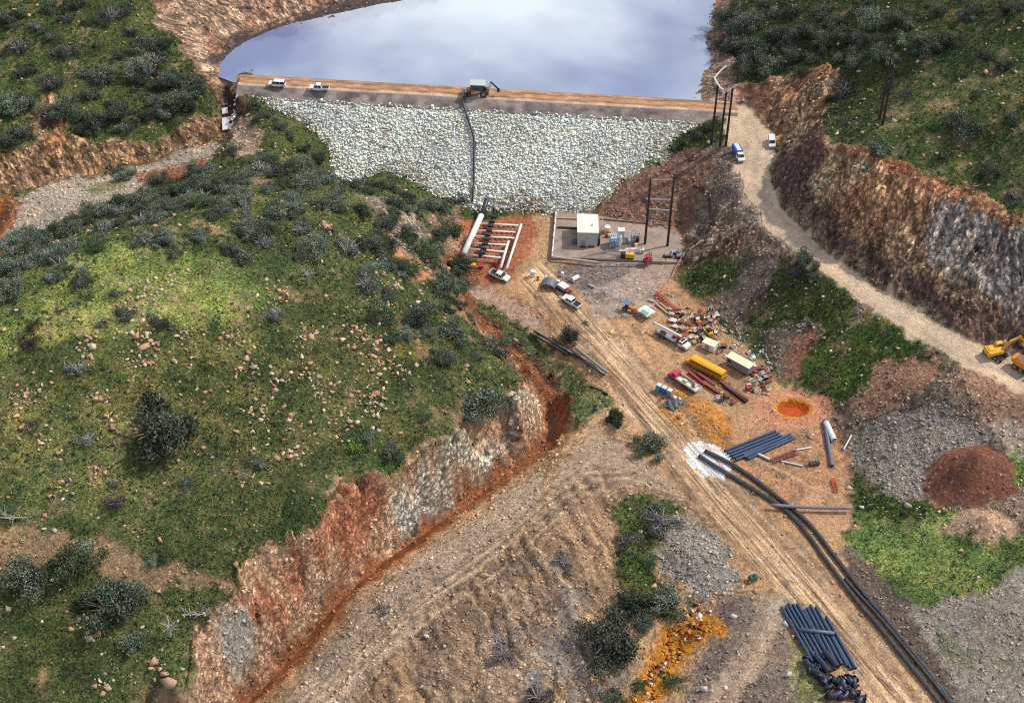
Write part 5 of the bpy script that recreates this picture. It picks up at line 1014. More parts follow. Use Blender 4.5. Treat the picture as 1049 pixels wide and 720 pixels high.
MB().box((0,-.5,.95),(1.4,2.0,.9)).build('body', RED, o, .1); MB().box((0,-.3,2.3),(1.3,1.5,.1)).build('roof', RED, o); m = MB(); [m.cyl((x,y,1.2),(x,y,2.3),.06,6) for x in (-.55,.55) for y in (-.9,.35)]; m.build('roof_post', BLK, o); MB().box((.35,.75,1.6),(.14,.14,2.9)).box((-.35,.75,1.6),(.14,.14,2.9)).build('mast', RED, o); MB().box((.3,1.3,.2),(.14,1.1,.07)).box((-.3,1.3,.2),(.14,1.1,.07)).build('fork', BLK, o)
for x in (-.7,.7):
    for y in (-1.1,.4): wheel(o, x, y, .42)
o = onpad('storage_tank', 657, 259, 'small white box tank between the generator and the red forklift', 'tank'); MB().box((0,0,.8),(1.3,1.2,1.3)).build('shell', WHT, o, .12); MB().box((.2,-.62,.8),(.5,.05,.4)).build('gauge', RED, o); MB().cyl((0,0,1.4),(0,0,1.6),.25,10).build('cap', RED, o)
for i,(x,y,lab) in enumerate([(684,263,'left'),(691,260,'middle'),(696,264,'right')]):
    o = onpad('pump_unit', x,y,'grey pump set by the right pole of the steel portal, %s one' % lab,'pump',(x+5,y)); MB().cyl((0,-.9,.7),(0,.6,.7),.5,12).build('motor', LBL if i==1 else GRY, o); MB().box((0,0,.2),(1.3,2.4,.25)).build('skid', BLK, o); MB().cyl((0,.7,.7),(0,1.3,.7),.65,12).build('casing', STL, o, .03); MB().tube([(0,1.0,.9),(0,1.0,1.8),(.6,1.0,2.1),(1.3,1.0,2.1)],.16,8).build('outlet_pipe', STL, o)
# ------------------------------------------------------------------ poles
def pole_at(root, base, h, r=.22, name='pole'):
    o = MB().cyl((0,0,-.6),(0,0,h),r,10,r*.75).build(name, DWD, root); o.location = base; return o
def frame_of_poles(name, bases, tops, label, cat, arms):
    P = [gp(*b) for b in bases]; P = [np.array([p[0],p[1],H(p[0],p[1])]) for p in P]; hs = [ztop(p, t) for p, t in zip(P, tops)]; o = empty(name, tuple(P[0]), 0, label, cat)
    for p, h in zip(P, hs): pole_at(o, tuple(p-P[0]), h, .36)
    for (i, fi, j, fj, r, mt, ext) in arms:
        a = Vector(tuple(P[i]-P[0]+np.array([0,0,hs[i]*fi]))); b = Vector(tuple(P[j]-P[0]+np.array([0,0,hs[j]*fj]))); d = (b-a).normalized()*ext; MB().cyl(a-d, b+d, r, 6).build('crossarm', mt, o); m = MB()
        for k in range(4): q = (a-d)+(b-a+2*d)*(k+.5)/4; m.cyl(q, q+Vector((0,0,-.9)), .12, 6)
        m.build('insulator', GRY, o)
    return o
frame_of_poles('pole_frame', [(660.5,252),(683.5,254)], [183,181], 'tall black two pole portal with pale crossbars on the equipment pad', 'power pole frame', [(0,.98,1,.96,.16,STL,.3),(0,.70,1,.68,.2,STL,0),(0,.56,1,.53,.2,STL,0),(0,.42,1,.38,.13,BLK,0)])
pf = frame_of_poles('pole_frame', [(728.5,148),(737.5,150),(743.5,149.5)], [88,94,90], 'three tall dark poles with a white crossbar beside the haul road', 'power pole frame', [(1,.99,2,1.0,.18,WHT,1.5)])
frame_of_poles('pole_frame', [(901,122),(904,128)], [54,60], 'pair of tall dark poles standing close together on the green slope', 'power pole frame', [(0,.93,1,.93,.1,DWD,1.5)])
# safety fence by the lake
def rail(name, P, dz, r, mt, label, cat, posts=True):
    W = [gp(*p) for p in P]; W = [np.array([p[0],p[1],H(p[0],p[1])]) for p in W]; o = empty(name, tuple(W[0]), 0, label, cat); Q = [Vector(tuple(p-W[0]+np.array([0,0,dz]))) for p in W]
    MB().tube(Q, r, 8).build('rail', mt, o); m = MB()
    for q in Q: m.cyl(q-Vector((0,0,dz+.3)), q, .07, 6)
    if posts: m.build('post', mt, o)
    return o
rail('railing', [(744,70),(738,75),(731.5,82.5),(734,87),(737,92),(741,95)], .8, .3, WHT, 'white zigzag pipe railing above the lake shore at the right end of the dam', 'railing')
rail('railing', [(727,104),(735,105.5),(748,107.5)], .5, .22, WHT, 'short white rail across the right end of the dam crest', 'railing')
rail('safety_fence', [(700,262),(692,276),(688,286),(678,299),(672,303)], .7, .12, MAT('orange_mesh',(.75,.17,.05),.7), 'sagging orange safety fence between the equipment pad and the scrap yard', 'fence')
o = place('concrete_slab', 233, 128, 'white concrete spillway slab in the ravine at the left end of the dam', 'slab', (233,118), L=6); MB().box((0,0,.25),(3.0,5.0,.5)).build('slab', MAT('white_concrete',(.75,.76,.76),.7,dirt=.15), o, .08); MB().box((-.3,4.6,.9),(1.8,2.0,.4), rx=.25).build('upper_slab', MAT('white_concrete',(0,0,0)), o, .06)
o = place('traffic_cone', 793, 134, 'tiny orange cone behind the small white car', 'cone'); MB().cyl((0,0,.05),(0,0,.9),.3,10,.05).build('cone', ORG, o); MB().box((0,0,.03),(.7,.7,.06)).build('base', BLK, o)
# lime splash
# ------------------------------------------------------------------ scrap pile: individual pieces
SP = [(random.uniform(686,734), random.uniform(318,352)) for _ in range(75)]+[(random.uniform(764,790), random.uniform(376,402)) for _ in range(10)]+[(690,330),(694,326),(698,331),(703,329),(708,326),(712,330),(716,334),(711,322),(704,321),(699,337),(694,340),(706,339),(712,341),(718,342),(722,330),(724,337),(730,346),(733,342),(736,352),(741,356),(716,350),(709,346),(702,344),(720,326),(690,322),(728,330),(735,360),(742,366),(711,352),(697,320),(705,333),(715,325),(771,385),(774,381),(778,378),(781,384),(784,380),(777,389),(780,394),(770,391),(767,399),(776,402),(782,400),(787,392),(735,407),(741,410),(747,412),(752,413),(737,411),(744,407),(718,338),(708,335),(701,325),(729,339),(686,318),(692,336),(722,345)]
KIN = [('sheet_metal','crumpled %s sheet'),('crate','%s crate'),('drum','%s drum'),('frame','bent %s frame'),('hose_coil','%s coil of hose')]
DQ = dict(rough=.8, dirt=.6, spec=.2, dcol=(.32,.22,.14))
PALS = [('white',MAT('dusty_white',(.66,.63,.57),**DQ)),('cream',MAT('dusty_cream',(.55,.46,.3),**DQ)),('orange',MAT('dusty_orange',(.5,.18,.05),**DQ)),('red',MAT('dusty_red',(.33,.05,.04),**DQ)),('dark red',DRED),('black',BLK),('grey',GRY),('white',MAT('dusty_white',(0,0,0))),('rusty',RST),('rusty',RST),('brown',WOOD),('navy',DBL),('white',MAT('dusty_white',(0,0,0)))]
for i, (x, y) in enumerate(SP):
    k = random.choice((0,0,1,1,2,3,4,0)); cn_, mt = random.choice(PALS); nm, lab = KIN[k]; s = random.uniform(.5, 1.15)
    wh = 'in the scrap pile above the school bus' if y < 370 else ('in the junk right of the cream box trailer' if x > 765 else 'below the dark red girders')
    o = place(nm, x, y, (lab % cn_)+' '+wh, nm.replace('_', ' '), (x+random.uniform(-9,9), y+random.uniform(-9,9)), '%s scrap pieces lying %s' % (cn_+' '+nm.replace('_',' '), wh), L=1.5)
    if k == 0:
        V = [(a*s*.9+random.uniform(-.2,.2), b*s*.7+random.uniform(-.2,.2), .5+random.uniform(-.35,.5)) for a in (-1,0,1) for b in (-1,0,1)]; MB().add(V, [(a*3+b,(a+1)*3+b,(a+1)*3+b+1,a*3+b+1) for a in (0,1) for b in (0,1)]).build('sheet', mt, o)
    elif k == 1: MB().box((0,0,.5*s),(1.1*s,1.5*s,.9*s),rx=random.uniform(-.2,.2)).build('box', mt, o, .04); MB().box((0,0,.97*s),(1.15*s,1.55*s,.07)).build('lid', random.choice(PALS)[1], o)
    elif k == 2: MB().cyl((0,-.7*s,.45*s),(0,.7*s,.45*s),.45*s,12).build('shell', mt, o, .03); MB().cyl((0,.7*s,.45*s),(0,.75*s,.45*s),.38*s,12).build('lid', GRY, o)
    elif k == 3:
        m = MB(); h = random.uniform(.3,1.2); c4_ = [(-s,-.8*s,.2),(s,-.8*s,.2),(s,.8*s,h),(-s,.8*s,h)]
        for a, b in ((0,1),(1,2),(2,3),(3,0),(0,2)): m.cyl(c4_[a], c4_[b], .09, 5)
        m.build('bar', mt, o)
    else: MB().tube([(math.cos(t)*.7*s,math.sin(t)*.7*s,.15+t*.03) for t in np.linspace(0,14,40)], .1, 5).build('coil', mt, o)
# ------------------------------------------------------------------ leaf-built bushes and trees
leafm = vcol_mat('foliage', .8, 2.0, .25, True); barkm = MAT('bark', (.1,.075,.055), .95); greyb = MAT('bleached_bark', (.42,.38,.35), .9, dirt=.2)
def leaves(C, S, cols, name, parent=None, mat=None):
    n = len(C); a = RNG.normal(size=(n,3)); a /= np.linalg.norm(a, axis=1)[:,None]; b = np.cross(a, RNG.normal(size=(n,3))); b /= np.linalg.norm(b, axis=1)[:,None]
    a = a*S[:,None]; b = b*S[:,None]*.62
    V = np.stack([C-a-b*.6, C+a*.2-b, C+a+b*.5, C-a*.3+b], 1).reshape(-1,3); Fq = np.arange(4*n).reshape(n,4)
    return mesh_np(name, V, Fq, mat or leafm, np.repeat(cols, 4, 0), parent=parent)
def crown_pts(n, lobes, rad, hgt, seed):
    rg = np.random.default_rng(seed); out = []
    LB = [(rg.uniform(-.8,.8), rg.uniform(-.8,.8), rg.uniform(.15,.62), rg.uniform(.2,.46)) for _ in range(lobes)]+[(0,0,.3,.5)]
    per = n//len(LB)
    for lx, ly, lz, lr in LB:
        v = rg.normal(size=(per,3)); v /= np.linalg.norm(v, axis=1)[:,None]; r = lr*(.3+rg.random(per)**.55*.85)*(1+.25*np.sin(v[:,0]*7+v[:,2]*5+lx*9))
        p = v*r[:,None]+np.array([lx,ly,lz]); out.append(p)
    p = np.concatenate(out); p[:,2] = p[:,2]*.9-.03; p = p[p[:,2] > .04]; p[:,0] *= rad; p[:,1] *= rad; p[:,2] *= hgt; return p
KINDS = {'teal':((.145,.175,.125),.30),'dark':((.092,.115,.078),.28),'grey':((.19,.2,.18),.27),'green':((.085,.13,.055),.28),'purple':((.115,.105,.105),.26),'lime':((.16,.26,.03),.24),'brown':((.055,.035,.03),.24)}
PROTO = {}
for kn, (c0, ls) in KINDS.items():
    PROTO[kn] = []
    for v in range(4 if kn in ('teal','dark','grey') else 2):
        n = 6500 if kn in ('teal','dark') else 3000
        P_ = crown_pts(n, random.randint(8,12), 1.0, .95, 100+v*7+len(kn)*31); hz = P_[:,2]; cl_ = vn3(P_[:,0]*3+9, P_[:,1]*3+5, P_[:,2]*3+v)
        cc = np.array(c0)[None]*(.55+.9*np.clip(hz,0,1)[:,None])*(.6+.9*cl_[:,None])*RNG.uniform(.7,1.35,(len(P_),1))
        if kn in ('teal','grey'): cc[RNG.random(len(P_)) < .12] *= 1.7  # scattered paler leaves put highlights into the leaf colour
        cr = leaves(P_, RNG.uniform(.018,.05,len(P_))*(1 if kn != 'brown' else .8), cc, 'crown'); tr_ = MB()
        for k in range(6):
            a = k*math.tau/6+random.uniform(-.3,.3); h = random.uniform(.5,.85); tr_.tube([(0,0,-.1),(math.cos(a)*.12,math.sin(a)*.12,.22),(math.cos(a)*.42,math.sin(a)*.42,h)], [.06,.045,.015], 5)
        for k in range(5):
            a = random.uniform(0,math.tau); tr_.tube([(math.cos(a)*.25,math.sin(a)*.25,.4),(math.cos(a)*.75,math.sin(a)*.75,.62)], [.03,.01], 4)
        t = tr_.build('trunk', greyb if kn in ('grey','purple') else barkm)
        PROTO[kn].append((cr.data, t.data)); bpy.data.objects.remove(cr); bpy.data.objects.remove(t)
PXM = lambda p: F/((p[1]*cp-(p[2]-CH)*sp))
BUSH = []
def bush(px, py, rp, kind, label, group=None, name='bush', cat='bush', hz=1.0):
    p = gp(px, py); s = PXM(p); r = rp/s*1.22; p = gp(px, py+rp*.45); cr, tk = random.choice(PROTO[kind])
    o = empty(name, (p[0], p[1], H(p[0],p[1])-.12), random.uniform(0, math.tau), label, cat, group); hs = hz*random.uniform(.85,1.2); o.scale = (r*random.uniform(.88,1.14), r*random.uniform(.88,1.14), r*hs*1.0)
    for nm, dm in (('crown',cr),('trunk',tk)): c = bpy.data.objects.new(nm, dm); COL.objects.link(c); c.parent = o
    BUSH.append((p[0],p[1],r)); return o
def many(lst, kinds, label, group, name='bush', cat='bush'):
    if len(lst) > 28: lst = lst+[(x+random.uniform(-1.3,1.3)*r, y+random.uniform(-.8,.9)*r, r*random.uniform(.45,.85)) for x, y, r in lst]
    for (x, y, r) in lst:
        k = random.choice(kinds); w_ = {'teal':'blue-green','dark':'dark green','grey':'silver grey','green':'mid green','purple':'purple grey','brown':'brown','lime':'bright green'}[k]
        bush(x, y, r, k, label % w_, '%s %s' % (w_, group), name, cat)
UL = [(10,15,12),(18,48,10),(52,35,7),(70,52,10),(50,5,8),(75,4,10),(115,15,12),(130,8,9),(105,75,13),(80,75,6),(55,85,10),(45,80,7),(10,105,14),(20,98,9),(8,140,12),(60,110,14),(70,105,8),(95,120,12),(118,110,13),(110,118,8),(128,130,9),(145,65,14),(140,80,10),(160,60,12),(165,45,9),(150,40,8),(175,80,12),(185,95,14),(198,90,11),(175,105,12),(165,110,10),(155,100,8),(192,106,9),(203,80,7),(140,50,7),(95,20,8),(100,45,6),(65,18,7),(30,70,8),(90,95,9),(150,115,9),(135,30,7),(120,55,7),(35,25,8),(20,75,7),(100,128,8),(140,122,7)]
many(UL, ['teal','dark','dark','dark','purple'], '%s bush on the hillside left of the lake', 'bushes on the hillside left of the lake')
MD = [(65,235,14),(85,225,12),(100,217,12),(125,208,14),(145,203,12),(160,198,10),(180,193,9),(200,187,12),(215,190,10),(240,182,12),(260,172,12),(275,166,10),(290,176,12),(310,186,14),(330,181,11),(290,215,12),(265,230,12),(250,215,8),(230,212,9),(310,167,10),(345,196,9),(75,232,10),(40,250,16),(20,270,14),(8,295,14),(8,250,12),(28,240,10),(240,152,7),(345,206,10),(20,245,12),(55,262,10),(150,215,10),(175,210,10),(195,205,11),(215,207,9),(105,232,10),(125,228,9),(5,275,12),(248,197,9),(275,192,9),(300,202,8),(325,205,9),(230,195,8)]
many(MD, ['teal','teal','dark','grey','teal','dark'], '%s bush in the thicket along the crest of the near hill', 'bushes in the thicket on the near hill crest')
many([(270,117,8),(285,127,9),(297,139,7),(262,106,7),(310,150,8),(325,160,8),(385,186,10),(400,191,9),(362,188,10),(376,195,8),(405,205,12),(420,201,10),(435,208,11),(450,211,9),(467,203,8),(372,213,9),(392,224,8),(345,172,8),(415,212,8),(428,216,7)], ['dark','teal','dark'], '%s bush along the left edge of the rockfill face', 'bushes along the left edge of the rockfill')
many([(random.gauss(200,55), random.gauss(200,16), random.uniform(6,12)) for _ in range(26)]+[(random.uniform(0,110), random.uniform(235,290), random.uniform(7,13)) for _ in range(14)], ['teal','teal','dark','green','grey'], '%s bush in the tangled cover behind and along the near hill crest', 'bushes in the tangled cover of the near hill crest')
many([(370+random.random()*110, 225+t*110+random.uniform(-12,12), random.uniform(6,12)) for t in [random.random() for _ in range(34)]], ['dark','teal','green'], '%s bush on the right flank of the near hill above the ravine', 'bushes on the right flank of the near hill')
many([(150,245,12),(165,241,12),(178,257,9),(235,252,9),(250,262,11),(270,246,10),(320,250,14),(308,257,9),(355,252,16),(375,290,13),(395,265,11),(385,250,9),(398,300,8),(340,235,8),(200,240,9)], ['teal','grey','teal'], '%s bush just below the crest of the near hill', 'bushes below the crest of the near hill')
many([(453,292,16),(423,325,13),(465,340,15),(505,352,15),(450,365,12),(413,270,9),(440,313,9),(480,322,8),(400,345,8),(437,340,8),(488,365,8),(470,310,8)], ['dark','teal','dark'], '%s bush above the upper ravine', 'bushes above the upper ravine')
RH_ = [(750,15,14),(775,20,14),(760,45,14),(780,50,15),(800,35,12),(810,10,12),(765,65,12),(790,65,14),(815,55,12),(830,30,14),(845,45,12),(870,35,14),(875,58,13),(895,20,14),(920,15,12),(900,45,12),(955,45,15),(975,40,9),(940,48,10),(960,10,12),(1000,10,10),(1040,8,10),(905,57,12),(840,8,10),(880,8,9),(820,72,8),(835,60,9),(755,30,10),(785,5,10),(855,20,10),(745,50,8),(925,40,8)]
many(RH_, ['dark','teal','dark'], '%s bush in the dense scrub right of the lake', 'bushes in the dense scrub right of the lake')
many([(863,92,13),(1015,175,11),(1030,65,9),(1010,55,8),(955,128,9),(870,122,7),(930,95,7),(1035,120,9),(1000,95,7),(965,160,6),(1040,200,8),(985,75,7)], ['dark','purple','green'], '%s bush standing alone on the slope above the rock cut', 'lone bushes on the slope above the rock cut')
bush(985,127,18,'dark','largest dark grey bush on the right hand slope above the rock cut'); bush(900,150,13,'teal','rounded green bush near the brink of the rock cut below the pole pair')
many([(715,135,8),(705,142,7),(725,128,8),(738,122,7),(690,150,6),(668,165,6)], ['dark','green'], '%s bush on the grassy wedge right of the rockfill', 'bushes on the grassy wedge right of the rockfill')
many([(827,265,11),(815,277,8),(808,290,8),(835,282,7),(770,262,6),(848,384,7),(860,330,6),(720,275,6),(905,340,7)], ['purple','dark','green'], '%s bush on the embankment below the haul road', 'bushes on the embankment below the haul road')
# ---- distinct ones
D = 'bush'
bush(163,437,33,'dark','big dark bush standing alone in the middle of the near hillside', None,'tree','tree',1.1)
bush(494,408,25,'teal','round blue-green tree near the brink of the ravine', None,'tree','tree',1.0)
bush(80,573,25,'green','green tree beside the dirt track at the left, middle of three', None,'tree','tree'); bush(76,566,18,'teal','blue-green tree crown overlapping the green tree beside the dirt track', None,'tree','tree')
bush(24,590,22,'teal','blue-green tree at the left edge of the picture below the dirt track', None,'tree','tree'); bush(115,618,27,'dark','dark blue tree below the dirt track, right of the green tree', None,'tree','tree')
bush(140,653,13,'teal','small blue-green bush below the dark blue tree'); bush(119,513,10,'purple','purple grey bush above the dirt track'); bush(117,495,6,'teal','tiny blue-green bush directly above the purple grey one'); bush(190,493,8,'teal','small blue-green bush high above the dirt track on its right')
bush(170,566,9,'green','low green bush at the right end of the dirt track'); bush(155,571,7,'teal','low blue-green bush at the right end of the dirt track')
bush(80,375,10,'grey','grey-green bush left of the orange rock pile on the hillside'); bush(30,349,12,'brown','dark brown dead bush at the left of the sunlit grass'); bush(33,331,8,'brown','smaller brown dead bush above the dark brown one'); bush(36,433,8,'purple','small purple bush at the left side of the hillside'); bush(90,448,9,'grey','small grey bush right of the purple bush')
bush(127,317,10,'teal','blue-green bush beside the upper orange rocks, left one'); bush(107,328,7,'teal','small blue-green bush left of the upper orange rocks'); bush(167,331,8,'dark','dark bush right of the upper orange rocks'); bush(155,322,7,'teal','small blue-green bush among the upper orange rocks'); bush(127,384,6,'lime','bright green round bush under the orange rocks'); bush(264,472,9,'teal','blue-green bush near the top of the bare cliff'); bush(220,333,7,'green','small green bush on the open middle of the near hill')
bush(120,300,7,'teal','blue-green shrub on the sunlit grass'); bush(82,292,6,'grey','pale grey shrub on the sunlit grass'); bush(90,302,7,'green','green shrub on the sunlit grass'); bush(283,322,8,'grey','leafless grey bush in the upper middle of the hillside')
bush(360,455,8,'lime','bright green bush above the bare cliff'); bush(370,462,7,'green','green bush just above the bare cliff'); bush(405,462,9,'dark','dark bush near the brink of the cliff'); bush(376,445,8,'teal','blue-green bush above the bright green one'); bush(435,425,7,'green','green bush left of the round blue-green tree')
bush(583,345,9,'dark','small dark tree beside the black pipe bundle', None,'tree','tree',1.5); bush(577,356,7,'dark','small dark shrub at the foot of the tree by the pipe bundle'); bush(632,427,11,'dark','small dark tree below the short black pipe', None,'tree','tree',1.3); bush(664,455,13,'teal','blue-green tree at the left edge of the haul road', None,'tree','tree',1.3)
bush(577,569,13,'purple','low purple grey bush alone on the bare mound', hz=.5); bush(677,531,17,'purple','purple grey tree at the top of the green gully', None,'tree','tree'); bush(641,552,10,'purple','purple bush at the left rim of the green gully'); bush(620,652,28,'dark','large dark round bush left of the orange scrap', None,'tree','tree'); bush(646,610,16,'dark','tall dark bush in the middle of the gully',None,'tree','tree',1.4); bush(655,632,12,'dark','dark bush at the lower end of the gully'); bush(686,614,17,'teal','blue-green tree above the orange scrap', None,'tree','tree'); bush(515,668,12,'purple','sparse purple bush on the eroded mound',hz=.6); bush(551,709,15,'purple','purple bush at the bottom edge below the mound'); bush(510,650,9,'grey','sparse grey bush on the eroded mound',hz=.5); bush(627,712,13,'dark','dark bush at the bottom edge left of the orange scrap'); bush(393,621,8,'purple','low bush on the grey bank above the creek',hz=.5); bush(428,601,5,'purple','tiny low bush on the grey bank above the creek',hz=.5); bush(688,694,11,'green','olive bush growing beside the orange scrap'); bush(655,700,9,'green','olive bush left of the orange scrap at the bottom'); bush(665,573,9,'green','green bush inside the gully, upper one'); bush(648,568,7,'green','green bush inside the gully, left one'); bush(600,330,4,'green','tiny green shrub above the pipe bundle')
# only the 295 bushes that show largest stay separate things; the small remainder is one mass
_bs = [o for o in COL.objects if o.type == 'EMPTY' and o.get('category') == 'bush']
_bs.sort(key=lambda o: -o.scale[0]*PXM((o.location[0], o.location[1], o.location[2]))); VV = []; CC = []
for o in _bs[295:]:
    cr = [c_ for c_ in o.children if c_.name.startswith('crown')][0]; me = cr.data; nv = len(me.vertices)
    v_ = np.empty(nv*3, np.float32); me.vertices.foreach_get('co', v_); v_ = v_.reshape(-1, 4, 3)[::6]; cl4 = np.empty(nv*4, np.float32); me.color_attributes['Col'].data.foreach_get('color', cl4); cl4 = cl4.reshape(-1, 4, 4)[::6, :, :3]
    m_ = v_.mean(1, keepdims=True); v_ = m_+(v_-m_)*1.9; a = o.rotation_euler[2]; Rz = np.array([[math.cos(a), -math.sin(a), 0], [math.sin(a), math.cos(a), 0], [0, 0, 1]])
    VV.append((v_*np.array(o.scale)).reshape(-1, 3)@Rz.T+np.array(o.location)); CC.append(cl4.reshape(-1, 3))
    for c_ in list(o.children): bpy.data.objects.remove(c_)
    bpy.data.objects.remove(o)
if VV:
    VV = np.concatenate(VV); CC = np.concatenate(CC); sb = mesh_np('small_bushes', VV, np.arange(len(VV)).reshape(-1, 4), leafm, CC); tag(sb, kind='stuff', label='smallest blue-green and dark bushes filling in between the larger ones', cat='bushes')
# ---- dead trees
def deadtree(px, py, s, label, lying=False):
    o = place('dead_tree', px, py, label, 'dead tree', tilt=False); m = MB(); b = MB()
    m.tube([(0,0,-.3),(.1,.05,.35*s),(.25,.1,.75*s)] if not lying else [(-s*.6,0,.3),(0,.1,.45),(s*.6,.3,.5)], [.22,.17,.1], 7); m.build('trunk', greyb, o)
    for k in range(11):
        a = k*2.4; h = random.uniform(.35,.75)*s if not lying else .4; st = Vector((.15,.07,h)) if not lying else Vector((random.uniform(-.5,.6)*s,.1,.45)); e = st+Vector((math.cos(a)*.5*s, math.sin(a)*.5*s, random.uniform(.15,.45)*s)); mid_ = (st+e)/2+Vector((0,0,.06*s)); b.tube([st, mid_, e], [.1,.07,.02], 5)
        for j in range(2): e2 = mid_+Vector((random.uniform(-.3,.3)*s, random.uniform(-.3,.3)*s, .25*s)); b.tube([mid_, e2], [.05,.015], 4)
    b.build('branch', greyb, o)
deadtree(316,292,4.5,'bleached dead tree standing near the top of the near hill'); deadtree(15,532,6,'fallen grey branches at the left edge above the dirt track', True); deadtree(174,652,4.5,'bare pale dead tree below the dirt track near the ravine'); deadtree(198,631,4,'fallen bare branch right of the pale dead tree', True); deadtree(283,326,3,'small leafless grey tree on the hillside'); deadtree(70,275,5,'bleached branches beside the crest thicket at left', True)
# ------------------------------------------------------------------ ground cover as stuff: tufts
def sample(n, fn, seed):
    rg = np.random.default_rng(seed); x = rg.uniform(-168,168,n); y = rg.uniform(212,512,n); m = fn(x, y, rg); return x[m], y[m]
VG = Grid(gxs, gys, VEG); PG = Grid(gxs, gys, PEB); CG = [Grid(gxs, gys, CA[..., k]) for k in range(3)]; SG = Grid(gxs, gys, SL2)
cl1 = lambda x, y, s, k: fbm(x, y, s, 3, k)
x, y = sample(330000, lambda x, y, rg: (VG(x,y) > rg.uniform(.25,1,len(x))) & (cl1(x,y,5,81) > rg.uniform(-.5,.35,len(x))), 3)
z = HT(x, y); n = len(x); base_c = np.stack([CG[k](x,y) for k in range(3)], 1); tone = cl1(x,y,3,82)[:,None]
cc = base_c*RNG.uniform(.55,1.5,(n,1))*(1+tone*.8)*np.array((.85,1.05,.85)); s = RNG.uniform(.12,.34,n)
g1 = leaves(np.stack([x, y, z+s*.5], 1), s, np.clip(cc,.006,.6), 'grass_tufts'); tag(g1, kind='stuff', label='short green grass and herbs covering the hillsides', cat='grass')
# low shrubs as stuff (several leaves each)
x, y = sample(26000, lambda x, y, rg: (VG(x,y) > .5) & (cl1(x,y,14,83) > rg.uniform(-.3,.3,len(x))), 4)
n = len(x); z = HT(x,y); sz = RNG.uniform(.25,.8,n); k = 12; ox = RNG.normal(size=(n,k,3))*.5; ox[...,2] = np.abs(ox[...,2]); Cc = (np.stack([x,y,z],1)[:,None]+ox*sz[:,None,None]).reshape(-1,3)
pal = np.array([(.04,.06,.035),(.055,.085,.05),(.09,.13,.03),(.035,.05,.045),(.1,.1,.07)])[RNG.integers(0,5,n)]
cc = (pal[:,None]*RNG.uniform(.6,1.5,(n,k,1))).reshape(-1,3); g2 = leaves(Cc, RNG.uniform(.12,.28,n*k), cc, 'ground_cover'); tag(g2, kind='stuff', label='low scrubby ground cover scattered over the green slopes', cat='ground cover')
# ------------------------------------------------------------------ loose stones as stuff
DC_ = Grid(gxs, gys, DC)
def stones(name, n, fn, seed, smin, smax, colf, label, fl=.7):
    x, y = sample(n, fn, seed); z = HT(x,y); m = len(x); s = smin+(smax-smin)*RNG.random(m)**2.5; o = rocks(name, np.stack([x,y,z+s*.15],1), s, colf(x,y,m), rockm, None, fl); tag(o, kind='stuff', label=label, cat='stones')
def near_pts(L, rad):
    W = [gp(px,py) for px,py,_ in L]; rr = [q/4.3 for _,_,q in L]
    def f(x, y):
        d = np.zeros(len(x))
        for p, r in zip(W, rr): d = np.maximum(d, np.exp(-((x-p[0])**2+((y-p[1])*.8)**2)/(r*r)))
        return d
    return f
HR = [(135,325,20),(145,350,22),(150,300,14),(130,318,14),(140,345,18),(150,362,14),(88,355,8),(105,405,8),(25,408,12),(40,452,10),(110,430,8),(285,302,12),(315,345,12),(190,342,14),(175,292,8),(265,427,12),(293,430,10),(330,400,16),(385,365,20),(400,320,12),(365,340,14),(395,290,10),(280,395,12),(300,465,12),(350,430,14),(250,380,12),(260,490,10),(100,487,8),(95,640,12),(110,700,10),(160,680,8),(333,232,8),(405,290,8),(430,470,8),(380,410,16),(60,500,8),(310,380,10),(235,345,10),(410,380,12)]
nf = near_pts(HR, 1)
stones('hillside_stones', 300000, lambda x,y,rg: (VG(x,y) > .3) & ((nf(x,y)*.5+.012+.03*(cl1(x,y,12,84) > .1)) > rg.random(len(x))), 5, .12, .7, lambda x,y,m: np.array([(.55,.33,.2),(.5,.4,.3),(.62,.48,.34),(.42,.24,.14)])[RNG.integers(0,4,m)]*RNG.uniform(.7,1.3,(m,1)), 'small orange and buff stones scattered over the grassy slopes')
stones('rubble_stones', 260000, lambda x,y,rg: (VG(x,y) < .4) & (PG(x,y)**2*.75 > rg.random(len(x))), 6, .08, .5, lambda x,y,m: np.clip(np.stack([CG[k](x,y) for k in range(3)],1)*RNG.uniform(.7,1.9,(m,1))+RNG.uniform(0,.06,(m,1)),.02,.75), 'loose grey and brown stones on the bare ground')
RG_ = Grid(gxs, gys, ROCK)
stones('cliff_blocks', 200000, lambda x,y,rg: (RG_(x,y) > .45) & (VG(x,y) < .4) & (DC_(x,y) > 2.2) & (rg.random(len(x)) < .04+.22*(cl1(x,y,6,85) > .12)), 12, .08, .5, lambda x,y,m: np.clip(np.stack([CG[k](x,y) for k in range(3)],1)*RNG.uniform(.6,1.7,(m,1))*np.array((1.02,1.02,1.0)),.02,.75), 'angular broken rock on the cut faces', 1.1)
ob = near_pts([(714,636,15),(698,650,12),(690,665,10),(676,690,10),(660,712,11)], 1)
stones('stained_rubble', 260000, lambda x,y,rg: (ob(x,y) > .3) & (rg.random(len(x)) < .8), 7, .12, .7, lambda x,y,m: np.array([(.55,.2,.02),(.7,.36,.04),(.75,.74,.72),(.05,.03,.03),(.25,.06,.02),(.4,.15,.03),(.5,.2,.03)])[RNG.integers(0,7,m)]*RNG.uniform(.7,1.2,(m,1)), 'orange stained rubble with white fragments in the lower gully', .35)
ob2 = near_pts([(700,425,20),(720,440,20),(735,452,14),(685,415,12)], 1)
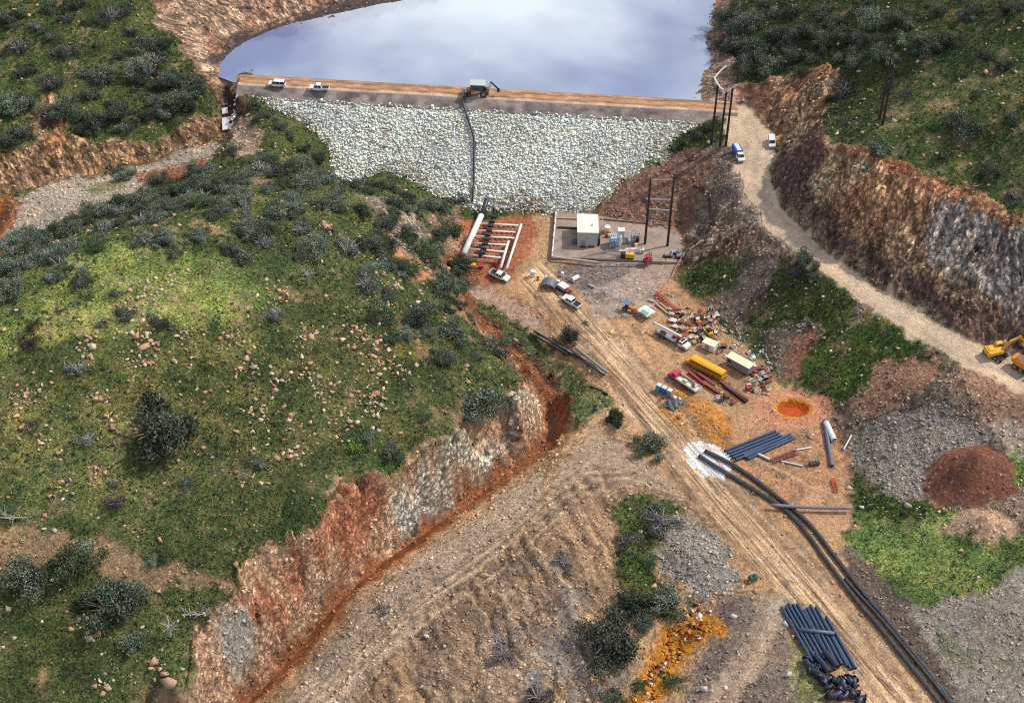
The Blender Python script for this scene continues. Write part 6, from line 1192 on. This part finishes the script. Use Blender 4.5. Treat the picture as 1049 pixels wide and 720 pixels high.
stones('orange_spoil', 200000, lambda x,y,rg: (ob2(x,y) > .35) & (rg.random(len(x)) < .14), 8, .1, .5, lambda x,y,m: np.array([(.65,.28,.03),(.6,.38,.1),(.3,.12,.03),(.7,.5,.3)])[RNG.integers(0,4,m)]*RNG.uniform(.7,1.2,(m,1)), 'orange stained spoil beside the red truck')
ob3 = near_pts([(745,345,12),(755,355,16),(770,365,14),(785,372,12),(735,335,12),(780,395,12)], 1)
stones('white_debris', 200000, lambda x,y,rg: (ob3(x,y) > .22) & (rg.random(len(x)) < .5), 9, .12, .6, lambda x,y,m: np.array([(.7,.7,.66),(.5,.48,.46),(.25,.22,.2),(.75,.75,.75)])[RNG.integers(0,4,m)]*RNG.uniform(.7,1.1,(m,1)), 'pale broken debris behind the school bus', .4)
# ------------------------------------------------------------------ boulders
for x, y, s, lab in [(157,678,1.5,'largest pink boulder at the lower left'),(169,690,1.1,'pink boulder between the largest one and the flat one'),(174,700,1.5,'flat pink boulder lowest at the left'),(497,590,1.1,'round yellow boulder on the bare mound'),(437,652,.8,'pale boulder low on the mound'),(515,605,.6,'small tan boulder right of the round yellow one'),(528,633,.8,'tan boulder beside the erosion gully'),(333,233,1.6,'orange boulder on the crest of the near hill'),(289,301,1.3,'orange boulder with stones around it below the dead tree'),(437,268,.9,'orange rock at the top of the upper ravine'),(110,704,1.2,'buff boulder near the bottom left'),(92,655,.9,'buff boulder below the blue-green tree'),(298,663,.7,'tan boulder in the creek bed'),(755,545,.5,''),(883,520,.9,'white boulder on the grass right of the grey cross pipe'),(930,518,.8,'tan boulder on the grass below the rubble'),(870,500,.8,'pale boulder at the yard corner'),(752,632,.9,'pale boulder on the dark dirt left of the haul road'),(722,707,1.1,'white boulder at the bottom on the dark dirt'),(805,640,1.0,'pale boulder left of the dark blue pipes'),(808,690,1.0,'pale boulder left of the fittings heap'),(140,345,1.2,'orange boulder in the hillside rock pile, middle'),(147,356,1.3,'orange boulder lowest in the hillside rock pile'),(131,320,1.1,'orange boulder topmost in the hillside rock pile')]:
    if not lab: continue
    p = gp(x,y); col = (.58,.36,.27) if 'pink' in lab else (.6,.36,.2) if 'orange' in lab else (.65,.5,.28) if 'yellow' in lab else (.7,.66,.58) if ('pale' in lab or 'white' in lab) else (.5,.38,.27)
    V = []; 
    o = rocks('boulder', [p+np.array([0,0,s*.1])], [s*.95], np.array([col])*.8, rockm, None, .7, loc=p, fine=True); tag(o, lab, 'boulder')
